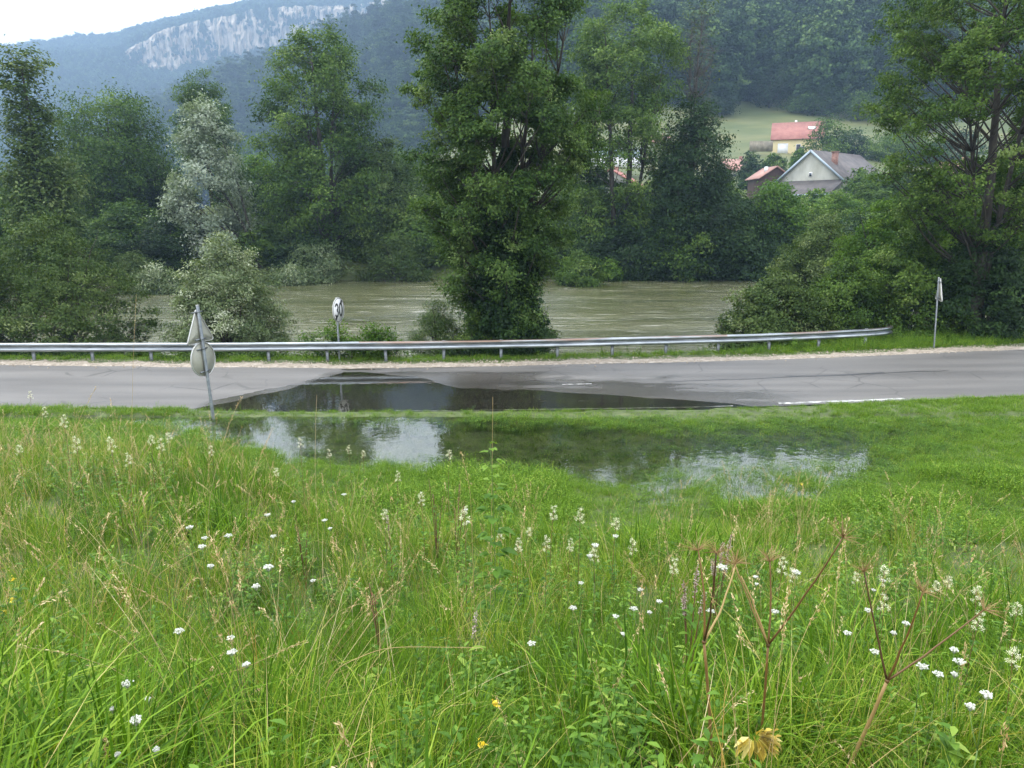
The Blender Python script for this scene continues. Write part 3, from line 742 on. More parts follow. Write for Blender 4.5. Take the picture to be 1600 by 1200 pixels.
# local frame of every sign: +X across the plate, front face looks to -Y, the post stands behind (+Y)
def post_mesh(h, root, tilt=(0, 0)):
    mb = MB(); t = np.linspace(-.4, h, 2); w = .042
    mb.box((0, .06, h / 2 - .2), (.08, .04, h + .4))
    o = mb.obj('post', M['pole'], root)
    bv = o.modifiers.new('bevel', 'BEVEL'); bv.width = .008; bv.segments = 2
    c = MB(); c.box((0, .06, h + .006), (.086, .046, .014)); c.obj('post_cap', M['plate_edge'], o)
    return o
def brackets(root, zs, w=.36):
    for z in zs:
        mb = MB(); mb.box((0, .022, z), (w, .026, .028)); mb.box((0, .084, z), (.10, .008, .03)); mb.box((-.048, .05, z), (.008, .07, .03)); mb.box((.048, .05, z), (.008, .07, .03))
        mb.obj('bracket', M['galv'], root)
def tri_part(root, z, side, front='white'):
    t = MB(); o = tri_outline(side, .05)
    poly_plate(t, o, -.006, .008); p = t.obj('warning_triangle', M['plate_back'], root, loc=(0, 0, z))
    f = MB(); ring_frame(f, o, -.012, .034, .012); f.obj('rim', M['plate_edge'], p)
    r = MB(); ring_frame(r, o * .985, -.0095, .003, .10); r.obj('red_border', M['red_face'], p)
    w = MB(); poly_plate(w, o * .80, -.009, .0025); w.obj('white_face', M['white_face'], p)
def disc_part(root, z, r, name):
    t = MB(); disc_plate(t, r, .008, (0, 0), y=-.006); p = t.obj(name, M['plate_back'], root, loc=(0, 0, z))
    f = MB(); ring_frame(f, circ(r), -.012, .034, .012); f.obj('rim', M['plate_edge'], p)
    return p
# leaning sign with triangle over disc, seen from behind
def sign_left():
    x, y = -7.50, 17.55
    top = P(304, 479, y - .05)
    h = top[2] - gz(x, y)
    r = thing('road_sign', (x, y, gz(x, y)), 'leaning grey signpost with a triangle above a disc, both seen from the back', 'road sign', rz=R(-107))
    lean = math.atan2(top[0] - x, h)
    from mathutils import Matrix
    r.rotation_euler = (Matrix.Rotation(lean, 3, 'Y') @ Matrix.Rotation(R(-107), 3, 'Z')).to_euler()
    hh = math.hypot(h, top[0] - x)
    post_mesh(hh + .02, r); tri_part(r, hh - .60, .98); pd = disc_part(r, hh - 1.30 , .425, 'round_plate')
    w = MB(); disc_plate(w, .40, .002, (0, 0), y=-.009); w.obj('white_face', M['white_face'], pd)
    brackets(r, [hh - .14, hh - .80, hh - 1.04, hh - 1.60])
sign_left()
def glyph30(root_p, r):
    # digits drawn as tubes of flat bars: 3 and 0, condensed road lettering
    mb = MB()
    def stroke(pts, w):
        pts = np.array(pts, float); t = np.gradient(pts, axis=0); t /= np.linalg.norm(t, axis=1)[:, None]; nn = np.stack([-t[:, 1], t[:, 0]], 1) * w / 2
        a, b = pts + nn, pts - nn; n = len(pts)
        v = np.concatenate([np.stack([q[:, 0], np.full(n, yy), q[:, 1]], 1) for q, yy in ((a, -.0115), (b, -.0115), (b, -.0095), (a, -.0095))])
        j = np.arange(n - 1); q = []
        for k in range(4): k2 = (k + 1) % 4; q.append(np.stack([k * n + j, k2 * n + j, k2 * n + j + 1, k * n + j + 1], -1))
        mb.add(v, np.concatenate(q))
    def arc(cx, cz, rx, rz, a0, a1, n=16): a = np.radians(np.linspace(a0, a1, n)); return np.stack([cx + rx * np.cos(a), cz + rz * np.sin(a)], 1)
    s = r / .425 * 1.22; w = .064 * s
    stroke(np.concatenate([arc(-.125 * s, .085 * s, .082 * s, .085 * s, 165, -90), ]), w)
    stroke(arc(-.125 * s, -.085 * s, .085 * s, .085 * s, 90, -165), w)
    stroke(arc(.125 * s, 0, .085 * s, .172 * s, 0, 360, 36), w)
    mb.obj('digits', M['black_face'], root_p)
def sign30():
    x, y = -5.70, 23.75 + 1.45
    y = 24.95; b = P(533, 560, y); top = P(532, 464, y); x = b[0]
    zb = gz(x, y); h = top[2] - zb - .02
    r = thing('speed_sign', (x, y, zb), 'round white end of 30 zone sign with a black bar, behind the guardrail', 'road sign', rz=R(77))
    post_mesh(h - .02, r)
    p = disc_part(r, h - .425, .425, 'round_plate')
    w = MB(); disc_plate(w, .413, .0025, (0, 0), y=-.0092); w.obj('white_face', M['white_face'], p)
    bl = MB(); ring_frame(bl, circ(.408), -.0108, .001, .016); bl.obj('black_border', M['black_face'], p)
    for sg in (1, -1):
        bar = MB()
        u = np.array([math.cos(R(52)), math.sin(R(52))]); nn = np.array([-u[1], u[0]])
        P4 = [u * sg * .235 + nn * .055, u * sg * .40 + nn * .055, u * sg * .40 - nn * .055, u * sg * .235 - nn * .055]
        v = [(q[0], yy, q[1]) for yy in (-.011, -.0095) for q in P4]
        bar.add(v, [[0, 1, 2, 3], [4, 7, 6, 5], [0, 4, 5, 1], [1, 5, 6, 2], [2, 6, 7, 3], [3, 7, 4, 0]])
        bar.obj('black_bar', M['black_face'], p)
    glyph30(p, .425)
    brackets(r, [h - .62, h - .2])
sign30()
def sign_right():
    y = 26.6; b = P(1461, 552, y); top = P(1470, 431, y); zb = gz(b[0], y)
    r = thing('warning_sign', (b[0], y, zb), 'grey post with a triangular sign seen almost edge on, beyond the end of the guardrail', 'road sign')
    h = top[2] - zb
    from mathutils import Matrix
    r.rotation_euler = (Matrix.Rotation(math.atan2(top[0] - b[0], h), 3, 'Y') @ Matrix.Rotation(R(73), 3, 'Z')).to_euler()
    post_mesh(h - .06, r); tri_part(r, h - .60, .98); brackets(r, [h - .2, h - .78])
sign_right()

# ------------------------------------------------------------------ houses up the slope
def roof_mat(name, c0, c1, rib=.35):
    m = noise_mat(name, [(.3, c0), (.7, c1)], (.9, .9, .9), detail=8, rough=.8)
    tc = N(m, 'ShaderNodeTexCoord'); wv = N(m, 'ShaderNodeTexWave'); wv.inputs['Scale'].default_value = 1.0 / rib; wv.bands_direction = 'Z'; wv.inputs['Distortion'].default_value = .6
    L(m, tc.outputs['Object'], wv.inputs['Vector']); bp = N(m, 'ShaderNodeBump'); bp.inputs['Distance'].default_value = .05; bp.inputs['Strength'].default_value = .7
    L(m, wv.outputs['Fac'], bp.inputs['Height']); L(m, bp.outputs[0], BS(m).inputs['Normal']); return m
M['red_tile'] = roof_mat('salmon red roof tiles', (.25, .10, .085), (.35, .16, .13))
M['pink_tile'] = roof_mat('faded pinkish roof tiles', (.30, .16, .13), (.42, .25, .21))
M['grey_tile'] = roof_mat('weathered grey brown roof tiles', (.065, .060, .060), (.135, .122, .118))
M['cream'] = noise_mat('cream yellow render', [(.3, (.60, .50, .27)), (.7, (.72, .62, .37))], (.5, .5, .5), rough=.85)
M['white_render'] = noise_mat('aged white render', [(.3, (.30, .30, .25)), (.55, (.44, .44, .38)), (.75, (.52, .52, .46))], (.5, .5, .25), detail=7, rough=.85)
M['brown_board'] = noise_mat('dark brown boarding', [(.3, (.035, .02, .016)), (.7, (.075, .04, .032))], (6, 6, .5), rough=.8)
M['bargeboard'] = mat('blue grey painted bargeboard', (.30, .37, .42), .5)
M['glass'] = mat('dark window glass', (.03, .04, .05), .08, 0, .8)
M['white_paint'] = mat('white painted frame', (.75, .76, .76), .5)
M['brick'] = noise_mat('sooty brick', [(.3, (.14, .07, .055)), (.7, (.30, .17, .13))], (4, 4, 4), rough=.9)
M['door_dark'] = mat('dark front door', (.03, .03, .035), .5)
M['hedge'] = LM['dark']
def house(name, loc, rz, label, cat, w, d, eave, ridge, wallm, roofm, over=.45, along='x', th=.18):
    """gable roof; ridge along local x (front faces -Y)"""
    r = thing(name, loc, label, cat, rz=rz)
    mb = MB(); zb = -1.5
    if along == 'x':
        V = [(-w/2, -d/2, zb), (w/2, -d/2, zb), (w/2, d/2, zb), (-w/2, d/2, zb), (-w/2, -d/2, eave), (w/2, -d/2, eave), (w/2, d/2, eave), (-w/2, d/2, eave), (-w/2, 0, ridge), (w/2, 0, ridge)]
        mb.add(V, [[0, 1, 5, 4], [2, 3, 7, 6], [1, 2, 6, 5], [3, 0, 4, 7]], [[4, 7, 8], [5, 9, 6]])
        run = d / 2
    else:
        V = [(-w/2, -d/2, zb), (w/2, -d/2, zb), (w/2, d/2, zb), (-w/2, d/2, zb), (-w/2, -d/2, eave), (w/2, -d/2, eave), (w/2, d/2, eave), (-w/2, d/2, eave), (0, -d/2, ridge), (0, d/2, ridge)]
        mb.add(V, [[0, 1, 5, 4], [2, 3, 7, 6], [1, 2, 6, 5], [3, 0, 4, 7]], [[4, 5, 8], [6, 7, 9]])
        run = w / 2
    wall = mb.obj('wall', wallm, r)
    sl = (ridge - eave) / run; rb = MB()
    L_ = (w if along == 'x' else d) / 2 + over
    for sgn in (-1, 1):
        a = [(sgn * (run + over), eave - over * sl), (0, ridge)]
        vs = []
        for (u, z) in a:
            for e in (-L_, L_):
                for dz in (.03, .03 + th): vs.append((e, u, z + dz) if along == 'x' else (u, e, z + dz))
        rb.add(vs, [[0, 1, 3, 2], [4, 6, 7, 5], [0, 4, 5, 1], [2, 3, 7, 6], [0, 2, 6, 4], [1, 5, 7, 3]])
    roof = rb.obj('roof', roofm, r)
    return r, wall, roof
def opening(parent, x, y, z, w, h, m='glass', nm='window', frame=True):
    """window or door standing 3 cm proud of a wall whose face is at y, facing -Y"""
    f = MB(); t = .08
    if frame:
        f.box((x, y - .03, z + h / 2), (w + t, .06, h + t)); o = f.obj(nm, M['white_paint'], parent)
        g_ = MB(); g_.box((x, y - .07, z + h / 2), (w - t, .03, h - t)); g_.obj('pane', M[m], o)
    else:
        f.box((x, y - .03, z + h / 2), (w, .06, h)); f.obj(nm, M[m], parent)
def yellow_house():
    Y = 190; c = P(1240, 241, Y)
    zb = c[2] - .2
    w, d = 11.5, 9.0
    r, wall, roof = house('yellow_house', (P(1208, 241, Y)[0] + 6.6, Y + 2.5, zb), R(-20), 'cream yellow house with a salmon red roof and skylight, on the green slope', 'house', w, d, 3.9, 7.9, M['cream'], M['red_tile'], over=.5)
    opening(r, -3.2, -d/2, 0, 2.4, 2.7, 'white_paint', 'garage_door', False)
    opening(r, .4, -d/2, 0.1, 1.0, 2.3, 'door_dark', 'door')
    opening(r, 1.35, -d/2, 0.6, .8, 1.3, 'glass', 'window')
    s = MB(); sl = (7.9 - 3.9) / 4.5
    ang = math.atan(sl); cs, sn = math.cos(ang), math.sin(ang); rot = [[1, 0, 0], [0, cs, -sn], [0, sn, cs]]
    s.box((3.2, -2.0, 3.9 + 2.5 * sl + .27), (1.7, 1.0, .12), rot); sk = s.obj('skylight', M['white_paint'], roof)
    ch = MB(); ch.box((-.6, .3, 8.1), (.55, .55, .9)); ch.obj('chimney', M['white_paint'], roof)
yellow_house()
def farmhouse():
    Y = 128.0
    apex = P(1266, 236, Y); el = P(1219, 283, Y); er = P(1310, 280, Y)
    rz = R(-50); eave = 6.2; d = 17; w = 11.9
    zb = el[2] - eave; ridge = apex[2] - zb; gx = (el[0] + er[0]) / 2
    o = (gx - math.sin(rz) * d / 2, Y + math.cos(rz) * d / 2, zb)
    r, wall, roof = house('farmhouse', o, rz, 'old farmhouse with a pale gable, blue grey bargeboards and a grey tiled roof', 'house', w, d, eave, ridge, M['white_render'], M['grey_tile'], over=.35, along='y')
    for sg in (-1, 1):
        b = MB(); L0 = np.array([sg * (w / 2 + .36), -d / 2 - .42, eave - .36 * (ridge - eave) / (w / 2) + .05]); L1 = np.array([0, -d / 2 - .42, ridge + .06]); dv = L1 - L0; ln = np.linalg.norm(dv)
        a = math.atan2(dv[2], dv[0]); rot = [[math.cos(a), 0, -math.sin(a)], [0, 1, 0], [math.sin(a), 0, math.cos(a)]]
        b.box((L0 + L1) / 2, (ln + .1, .06, .34), rot); b.obj('bargeboard', M['bargeboard'], r)
    opening(r, 0.15, -d / 2, eave + .75, .5, .65, 'glass', 'window')
    sk = MB(); y0, y1 = -d / 2 - .05, -d / 2 - 4.4; z0, z1 = eave - .06, eave - 2.35
    V = [(-w / 2 - .9, y0, z0), (w / 2 + .1, y0, z0), (w / 2 + .1, y1, z1), (-w / 2 - .9, y1, z1)]; V2 = [(a, b_, c_ + .16) for a, b_, c_ in V]
    sk.add(V + V2, [[0, 1, 2, 3], [4, 7, 6, 5], [0, 4, 5, 1], [1, 5, 6, 2], [2, 6, 7, 3], [3, 7, 4, 0]]); sk.obj('lean_to_roof', M['grey_tile'], r)
    sw = MB(); sw.box((0, -d / 2 - 2.1, (eave - 2.6) / 2 - .7), (w - .4, 4.0, eave - 2.6 + 1.4)); sw.obj('lean_to_wall', M['white_render'], r)
    gt = MB(); gt.tube([(-w / 2 - .9, y1 - .08, z1 - .02), (w / 2 + .1, y1 - .08, z1 - .02)], .09, 8); gt.obj('gutter', M['bargeboard'], r)
    ch = MB(); ch.box((2.6, -d / 2 + 3.0, ridge - 1.7), (.8, .8, 3.0)); c = ch.obj('chimney', M['brick'], roof)
    cc = MB(); cc.box((2.6, -d / 2 + 3.0, ridge - .13), (1.0, 1.0, .12)); cc.obj('chimney_cap', M['brick'], c)
    vp = MB(); vp.tube([(-3.5, -d / 2 - 2.2, eave - 1.2), (-3.5, -d / 2 - 2.2, eave - .1)], .09, 8); vp.obj('vent_pipe', M['galv'], r)
farmhouse()
def barn():
    Y = 133.0; a = P(1213, 261, Y); l = P(1178, 281, Y); rr = P(1229, 276, Y)
    w = 5.4; eave = 3.4; zb = a[2] - 5.2
    r, wall, roof = house('wooden_barn', (a[0] - .1, Y + 3, zb), R(2), 'small dark brown wooden barn with a faded pink roof beside the farmhouse', 'barn', w, 6.4, eave, 5.2, M['brown_board'], M['pink_tile'], over=.4, along='y')
    ch = MB(); ch.box((-1.2, -1.5, 4.9), (.5, .5, .9)); ch.obj('chimney', M['white_paint'], roof)
    opening(r, .3, -3.2, 2.0, .9, .7, 'glass', 'window')
barn()
def small_house(name, px, py_ridge, Y, w, d, h, rz, wm, rm, label, cat='house', along='x'):
    c = P(px, py_ridge, Y); r, wall, roof = house(name, (c[0], Y, c[2] - h), rz, label, cat, w, d, h * .58, h, wm, rm, along=along)
    ch = MB(); ch.box((w * .2, .2, h + .3), (.6, .6, 1.0)); ch.obj('chimney', M['brick'], roof)
    for k in (-1, 0, 1): opening(r, k * w * .28, -d / 2, h * .2, 1.0, 1.2)
    return r
small_house('red_roofed_house', 962, 268, 118, 7.2, 9, 6.0, R(70), M['white_render'], M['red_tile'], 'house whose red roof shows between the trunks of the tall river ash')
small_house('red_roofed_house', 1030, 213, 205, 9, 8, 6.5, R(30), M['white_render'], M['pink_tile'], 'house with faded roof half hidden high behind the ivy covered tree')
small_house('white_cottage', 1150, 250, 165, 6, 6, 5.4, R(10), M['white_render'], M['pink_tile'], 'small white cottage with pinkish roof in the trees left of the barn')
small_house('village_house', 1496, 254, 120, 4.5, 5, 4.8, R(-50), M['white_render'], M['pink_tile'], 'house glimpsed behind the big tree on the right')
small_house('village_house', 540, 290, 150, 7, 8, 6.0, R(20), M['white_render'], M['red_tile'], 'red roofed house glimpsed through the trees left of the central tree')
def greenhouse():
    Y = 160; a = P(918, 252, Y); b = P(1000, 240, Y)
    w = b[0] - a[0]; r = thing('long_white_building', ((a[0] + b[0]) / 2, Y, a[2] - 1.0), 'long low white building with a pale glazed front, behind the river trees', 'building')
    m1 = MB(); m1.box((0, 0, .6), (w, 5, 2.0)); m1.obj('wall', M['white_paint'], r)
    m2 = MB()
    for k in range(12): m2.box((-w / 2 + (k + .5) * w / 12, -2.53, 2.4), (w / 12 - .12, .05, 1.5))
    m2.obj('glazing', mat('pale blue glazing', (.35, .47, .50), .1, 0, .8), r)
    m3 = MB(); m3.box((0, 0, 2.45), (w - .1, 4.96, 1.75)); m3.obj('upper_wall', M['white_paint'], r)
    m4 = MB(); m4.box((0, 0, 3.42), (w + .6, 5.6, .16)); m4.obj('roof', mat('pale metal roof', (.45, .5, .52), .4, .3), r)
greenhouse()
def stone_wall():
    Y = 186; a = P(1172, 222, Y); b = P(1208, 219, Y); w = b[0] - a[0]
    mb = MB(); mb.box(((a[0] + b[0]) / 2, Y, a[2] - 1.0), (w, .5, 2.4)); o = mb.obj('retaining_wall', noise_mat('old stone wall', [(.3, (.12, .10, .07)), (.7, (.30, .27, .2))], (1, 1, 1)))
    tag(o, 'low old stone retaining wall left of the yellow house', 'wall')
stone_wall()
# ------------------------------------------------------------------ trees of the far bank and the slopes
def far_tree(name, px, ptop, Y, seed, prof, label, lm='ash', cat='tree', base_z=None, group=None, rz=0, **kw):
    x = P(px, ptop, Y)[0]; zb = gz(x, Y) if base_z is None else base_z
    H = hgt(px, ptop, Y, zb)
    k = dict(boughs=60, clumps=11, per=46, leaf=.27, clump_r=.50, bough_r=1.5)
    k.update(kw)
    prof = [(p[0],) + tuple(v * Y / FPX for v in p[1:]) for p in prof]      # half widths and offsets are read off in pixels
    w, c = grow(name, seed, H, prof, lm=lm, **k)
    return plant_tree(name, (x, Y, zb), (w, c), label, cat, group, rz)

far_tree('pine_tree', 30, 66, 52, 1, [(.12, 40), (.3, 62), (.5, 52), (.62, 42), (.7, 30), (.85, 26), (1, 8)], 'narrow dark tree with a ragged top at the left edge of the photo', 'sage', boughs=59, per=48, droop=.06, limb_el=.35)
far_tree('broad_tree', 160, 143, 76, 2, [(.05, 60), (.35, 88), (.6, 92), (.82, 82), (.95, 52), (1, 12)], 'broad round topped green tree across the river on the left', 'ash', stems=3, boughs=83, bough_r=2.0, clump_r=.8)
far_tree('young_tree', 315, 122, 92, 3, [(.5, 42), (.75, 50), (.9, 44), (1, 14)], 'green treetop rising behind the silvery willow', 'ash', boughs=44)
far_tree('silver_willow', 312, 150, 68, 4, [(.0, 50, 10), (.15, 66, 5), (.35, 76, -4), (.5, 66, -5), (.62, 54, 8), (.75, 50, 6), (.9, 36, -4), (1, 14, -8)], 'pale silvery willow with a slanting dark trunk across the river', 'silver', boughs=54, bough_r=1.25, clump_r=.5, per=48, leaf=.26, gap=.33,
         stem_list=[(4.2, 0, -1.0, 0, .72, .20), (4.0, 0, 1.0, .5, .9, .14)])
far_tree('tall_ash', 490, 40, 70, 5, [(.05, 60), (.3, 105, 8), (.48, 110, 5), (.6, 92), (.8, 84), (.93, 58), (1, 20)], 'tall dark green ash with an open upright crown left of the central tree', 'ash', boughs=109, bough_r=1.35, clump_r=.6, per=48, stems=4, spread=.8, top=.9)
far_tree('round_tree', 592, 215, 72, 6, [(.05, 52), (.4, 62), (.75, 52), (1, 12)], 'round mid green tree filling the gap beside the tall ash', 'sage', boughs=44)
far_tree('tall_river_ash', 985, 8, 70, 7, [(.12, 52, -12), (.4, 72, -5), (.6, 84), (.8, 90), (.92, 74), (1, 34)], 'tall light green ash on the far bank with bare trunks showing below', 'ash', boughs=96, bough_r=1.2, clump_r=.55, per=44, stem_list=[(-.6, 0, -2.2, 0, .92, .30), (.5, .3, .8, .6, .95, .34), (.3, -.2, 3.2, 0, .8, .22)], gap=.27, gapf=.5)
far_tree('slender_ash', 925, 40, 72, 74, [(.15, 30), (.5, 46), (.8, 48), (1, 16)], 'slender light ash between the central tree and the tall river ash', 'ash', boughs=50, bough_r=1.2, gap=.3, gapf=.5)
far_tree('dead_topped_tree', 1095, 5, 71, 8, [(.3, 18), (.55, 30), (.8, 44), (1, 22)], 'thin dead tree with bare grey branches above the ivy covered tree', 'sage', boughs=90, clumps=12, per=4, bare=.80, tw=1.7, top=.97, bark='bark_dead', trunk_r=.26, stems=2, limb_el=1.3)
far_tree('ivy_covered_tree', 1092, 158, 69, 9, [(0.02, 78), (.25, 88), (.5, 84), (.75, 62), (.92, 40), (1, 14)], 'very dark dense ivy covered tree standing at the water on the far bank', 'dark', boughs=96, bough_r=1.5, clump_r=.62, per=48)
# leafy fringe of the far bank, left to right
fr = [(20, 300, 60, 70, 'ash'), (75, 330, 64, 60, 'dark'), (130, 345, 72, 62, 'ash'), (195, 320, 72, 66, 'ash'), (250, 345, 70, 50, 'dark'), (300, 350, 73, 55, 'fresh'), (355, 330, 75, 58, 'ash'), (405, 345, 72, 52, 'ash'),
      (470, 360, 71, 50, 'dark'), (535, 300, 76, 60, 'ash'), (590, 330, 75, 58, 'sage'), (650, 310, 73, 60, 'ash'), (700, 300, 76, 62, 'ash'), (765, 310, 76, 66, 'ash'), (830, 330, 73, 60, 'ash'), (890, 345, 73, 55, 'dark'),
      (945, 352, 72, 46, 'dark'), (1005, 335, 72, 60, 'dark'), (1060, 330, 71, 60, 'ash'), (1140, 300, 73, 58, 'ash'), (1262, 318, 74, 56, 'ash'), (1195, 322, 73, 50, 'dark'), (1325, 345, 76, 60, 'dark'), (1380, 320, 80, 66, 'ash')]
thk = {}
for k, (lm, sd) in enumerate([('ash', 31), ('dark', 32), ('sage', 33), ('fresh', 34)]):
    thk[lm] = [grow('thicket', sd * 10 + j, 6.5, [(.0, 3.4), (.3, 4.2), (.6, 3.8), (.85, 2.4), (1, .6)], 46, 10, 40, .27, .48, lm, bough_r=1.15, stems=4, low=1, spread=1.2, trunk_r=.09) for j in range(2)]
for k, (px, top, Y, hw, lm) in enumerate(fr):
    Y -= 2.6; hw *= 1.1
    x = P(px, top, Y)[0]; zb = max(gz(x, Y) - .3, -1.0); H = P(px, top, Y)[2] - zb
    sx = hw * Y / FPX / 3.8
    plant_tree('bank_thicket', (x, Y, zb), thk[lm][k % 2], 'green thicket in the unbroken leafy fringe of the far river bank', 'thicket', 'thickets along the far bank', rz=k * 1.7, s=(sx, sx, H / 6.5), tn='stems', cn='foliage')
far_tree('bright_tree', 1215, 292, 70, 10, [(.0, 50), (.35, 62), (.7, 50), (1, 18)], 'bright green bushy tree in front of the farmhouse, at the far water edge', 'fresh', boughs=52, bough_r=1.3, per=48, stems=3)
far_tree('bright_tree', 1165, 340, 68, 11, [(.0, 40), (.4, 52), (.8, 40), (1, 14)], 'low dark bush at the water between the ivy covered tree and the bright one', 'dark', boughs=39, bough_r=1.1, per=48)
row = {}
for k, (lm, sd) in enumerate([('ash', 35), ('dark', 36), ('sage', 37), ('fresh', 38)]):
    row[lm] = grow('row tree', sd * 10, 12, [(.0, 3.4), (.25, 4.6), (.55, 4.6), (.8, 3.4), (1, .6)], 64, 11, 42, .30, .52, lm, bough_r=1.5, stems=2, trunk_r=.2)
for k, (px, top, Y, hw, lm) in enumerate([(-60, 220, 80, 70, 'ash'), (0, 262, 80, 70, 'dark'), (60, 250, 84, 64, 'ash'), (115, 235, 88, 62, 'sage'), (225, 222, 86, 60, 'ash'), (262, 262, 80, 52, 'dark'), (365, 250, 84, 52, 'ash'), (400, 238, 88, 56, 'fresh'), (440, 262, 82, 56, 'dark'),
      (545, 235, 84, 60, 'dark'), (640, 245, 86, 58, 'ash'), (690, 262, 82, 60, 'sage'), (740, 250, 86, 60, 'dark'), (880, 300, 82, 50, 'ash'), (1130, 285, 78, 50, 'ash'), (1310, 300, 84, 52, 'fresh'), (1370, 275, 88, 60, 'ash'), (1440, 262, 88, 64, 'dark'), (1520, 250, 88, 70, 'ash'), (1600, 240, 88, 70, 'dark'), (1680, 230, 88, 80, 'ash')]):
    x = P(px, top, Y)[0]; zb = gz(x, Y) - .3; H = P(px, top, Y)[2] - zb; sx = hw * Y / FPX / 4.6
    plant_tree('riverside_tree', (x, Y, zb), row[lm], 'green tree in the closed second row behind the leafy fringe of the far bank', 'tree', 'second row of trees along the far bank', rz=k * 2.1, s=(sx, sx, H / 12))
# drooping willows leaning over the water
for (px, top, Y, hw, sd, lm, lab) in [(238, 415, 56, 50, 21, 'willow', 'low grey green willow standing in the flooded river on the left'), (488, 375, 66, 66, 22, 'willow', 'pale grey green willow bush at the far water edge below the tall ash'),
                                       (455, 418, 63, 46, 26, 'willow', 'low pale brushwood lying on the water in front of the willow bush'),
                                      (618, 368, 67, 62, 23, 'sage', 'rounded dull green willow bush at the far water edge left of the central tree'), (200, 395, 63, 40, 24, 'sage', 'small dark bush behind the flooded willow on the left')]:
    x = P(px, top, Y)[0]; H = P(px, top, Y)[2] + .9; w_ = hw * Y / FPX
    m2 = grow('willow_bush', sd, H, [(0, w_ * .95), (.35, w_), (.7, w_ * .75), (1, w_ * .2)], 30, 9, 34, .22, .42, lm, bough_r=w_ * .3, stems=5, low=1, spread=1.2, trunk_r=.06, aspect=.35)
    plant_tree('willow_bush', (x, Y, -.95), m2, lab, 'bush', tn='stems', cn='foliage')
x = P(952, 415, 66)[0]
plant_tree('young_shrub', (x, 66, -.95), grow('young shrub', 27, 2.0, [(.1, .8), (.5, 1.3), (1, .4)], 12, 6, 16, .3, .3, 'fresh', bough_r=.5, stems=4, low=1, trunk_r=.03), 'small bright green shrub standing in the water on the far side', 'shrub', tn='stems', cn='foliage')
# slope
def slope_tree(px, top, bot, Y, hw, sd, lm, label, nm='field_tree', cat='tree', rz=0):
    x = P(px, top, Y)[0]; zb = gz(x, Y) - .3; H = P(px, top, Y)[2] - zb; w_ = hw * Y / FPX
    m2 = grow(nm, sd, H, [(.02, w_ * .7), (.3, w_), (.6, w_ * .95), (.85, w_ * .6), (1, w_ * .2)], 34, 8, 14, .55, w_ * .13, lm, bough_r=w_ * .33, stems=1)
    plant_tree(nm, (x, Y, zb), m2, label, cat, rz=rz)
slope_tree(1296, 181, 240, 178, 38, 41, 'ash', 'round green tree standing right of the yellow house')
slope_tree(1207, 95, 180, 246, 40, 42, 'dark', 'dark round tree alone atop the green slope at the forest edge')
slope_tree(1290, 135, 190, 235, 40, 43, 'dark', 'first tree of the row on top of the slope, nearest the lone round one', )
slope_tree(1345, 145, 190, 228, 42, 44, 'ash', 'middle tree of the row on top of the slope, above the farmhouse')
slope_tree(1400, 140, 200, 225, 42, 45, 'dark', 'last tree of the row on top of the slope, behind the big right hand tree')
slope_tree(1120, 150, 200, 235, 40, 57, 'dark', 'dark tree on the upper slope seen through the branches of the dead one')
slope_tree(1255, 150, 195, 240, 34, 58, 'ash', 'smaller tree atop the slope between the lone round tree and the row')
slope_tree(1455, 160, 215, 215, 46, 59, 'ash', 'tree on the upper slope seen through the big right hand tree')
slope_tree(1335, 205, 240, 185, 34, 70, 'dark', 'tree on the slope right of the tree beside the yellow house')
slope_tree(1385, 215, 250, 180, 40, 71, 'ash', 'tree on the slope behind the left branches of the big right hand tree')
slope_tree(1500, 205, 260, 178, 44, 75, 'dark', 'tree closing the slope at the right edge of the photo')
slope_tree(1410, 195, 240, 190, 36, 76, 'ash', 'round tree high on the slope, left of the trunk of the big right hand tree')
slope_tree(1440, 225, 260, 175, 40, 72, 'dark', 'tree on the slope behind the trunk of the big right hand tree')
slope_tree(935, 228, 262, 175, 32, 73, 'ash', 'tree on the slope above the long white building')
slope_tree(905, 300, 330, 92, 30, 67, 'ash', 'low tree behind the fringe just right of the central tree', 'garden_tree')
slope_tree(960, 300, 330, 94, 34, 68, 'dark', 'dark tree under the red roof, behind the fringe', 'garden_tree')
slope_tree(1040, 245, 300, 100, 34, 69, 'ash', 'green tree between the tall river ash and the ivy covered tree', 'garden_tree')
slope_tree(1060, 262, 300, 112, 40, 60, 'dark', 'tree before the faded roofed house, behind the ivy covered tree', 'garden_tree')
slope_tree(930, 285, 310, 104, 34, 63, 'dark', 'low tree before the long white building', 'garden_tree')
slope_tree(1000, 292, 310, 104, 34, 64, 'dark', 'low tree under the red roof, between the trunks of the tall river ash', 'garden_tree')
slope_tree(1215, 282, 305, 112, 34, 65, 'fresh', 'bright tree in front of the wooden barn', 'garden_tree')
slope_tree(1280, 296, 312, 112, 34, 66, 'fresh', 'bright low tree hiding the lower walls of the farmhouse', 'garden_tree')
slope_tree(1175, 240, 262, 150, 26, 46, 'dark', 'dark bush on the slope left of the barn', 'slope_bush', 'bush')
slope_tree(1210, 242, 255, 160, 22, 47, 'ash', 'green bush on the slope below the yellow house', 'slope_bush', 'bush')
slope_tree(1252, 232, 245, 165, 16, 48, 'fresh', 'small yellow green bush in front of the yellow house wall', 'slope_bush', 'bush')
slope_tree(1345, 262, 300, 118, 36, 49, 'ash', 'green tree against the right side of the farmhouse', 'garden_tree')
slope_tree(1400, 250, 300, 116, 44, 50, 'fresh', 'bright tree in the gardens right of the farmhouse', 'garden_tree')
slope_tree(1465, 262, 300, 112, 40, 51, 'ash', 'tree in the gardens behind the trunk of the big tree on the right', 'garden_tree')
slope_tree(1560, 240, 300, 112, 50, 52, 'dark', 'tree in the gardens at the right edge of the photo', 'garden_tree')
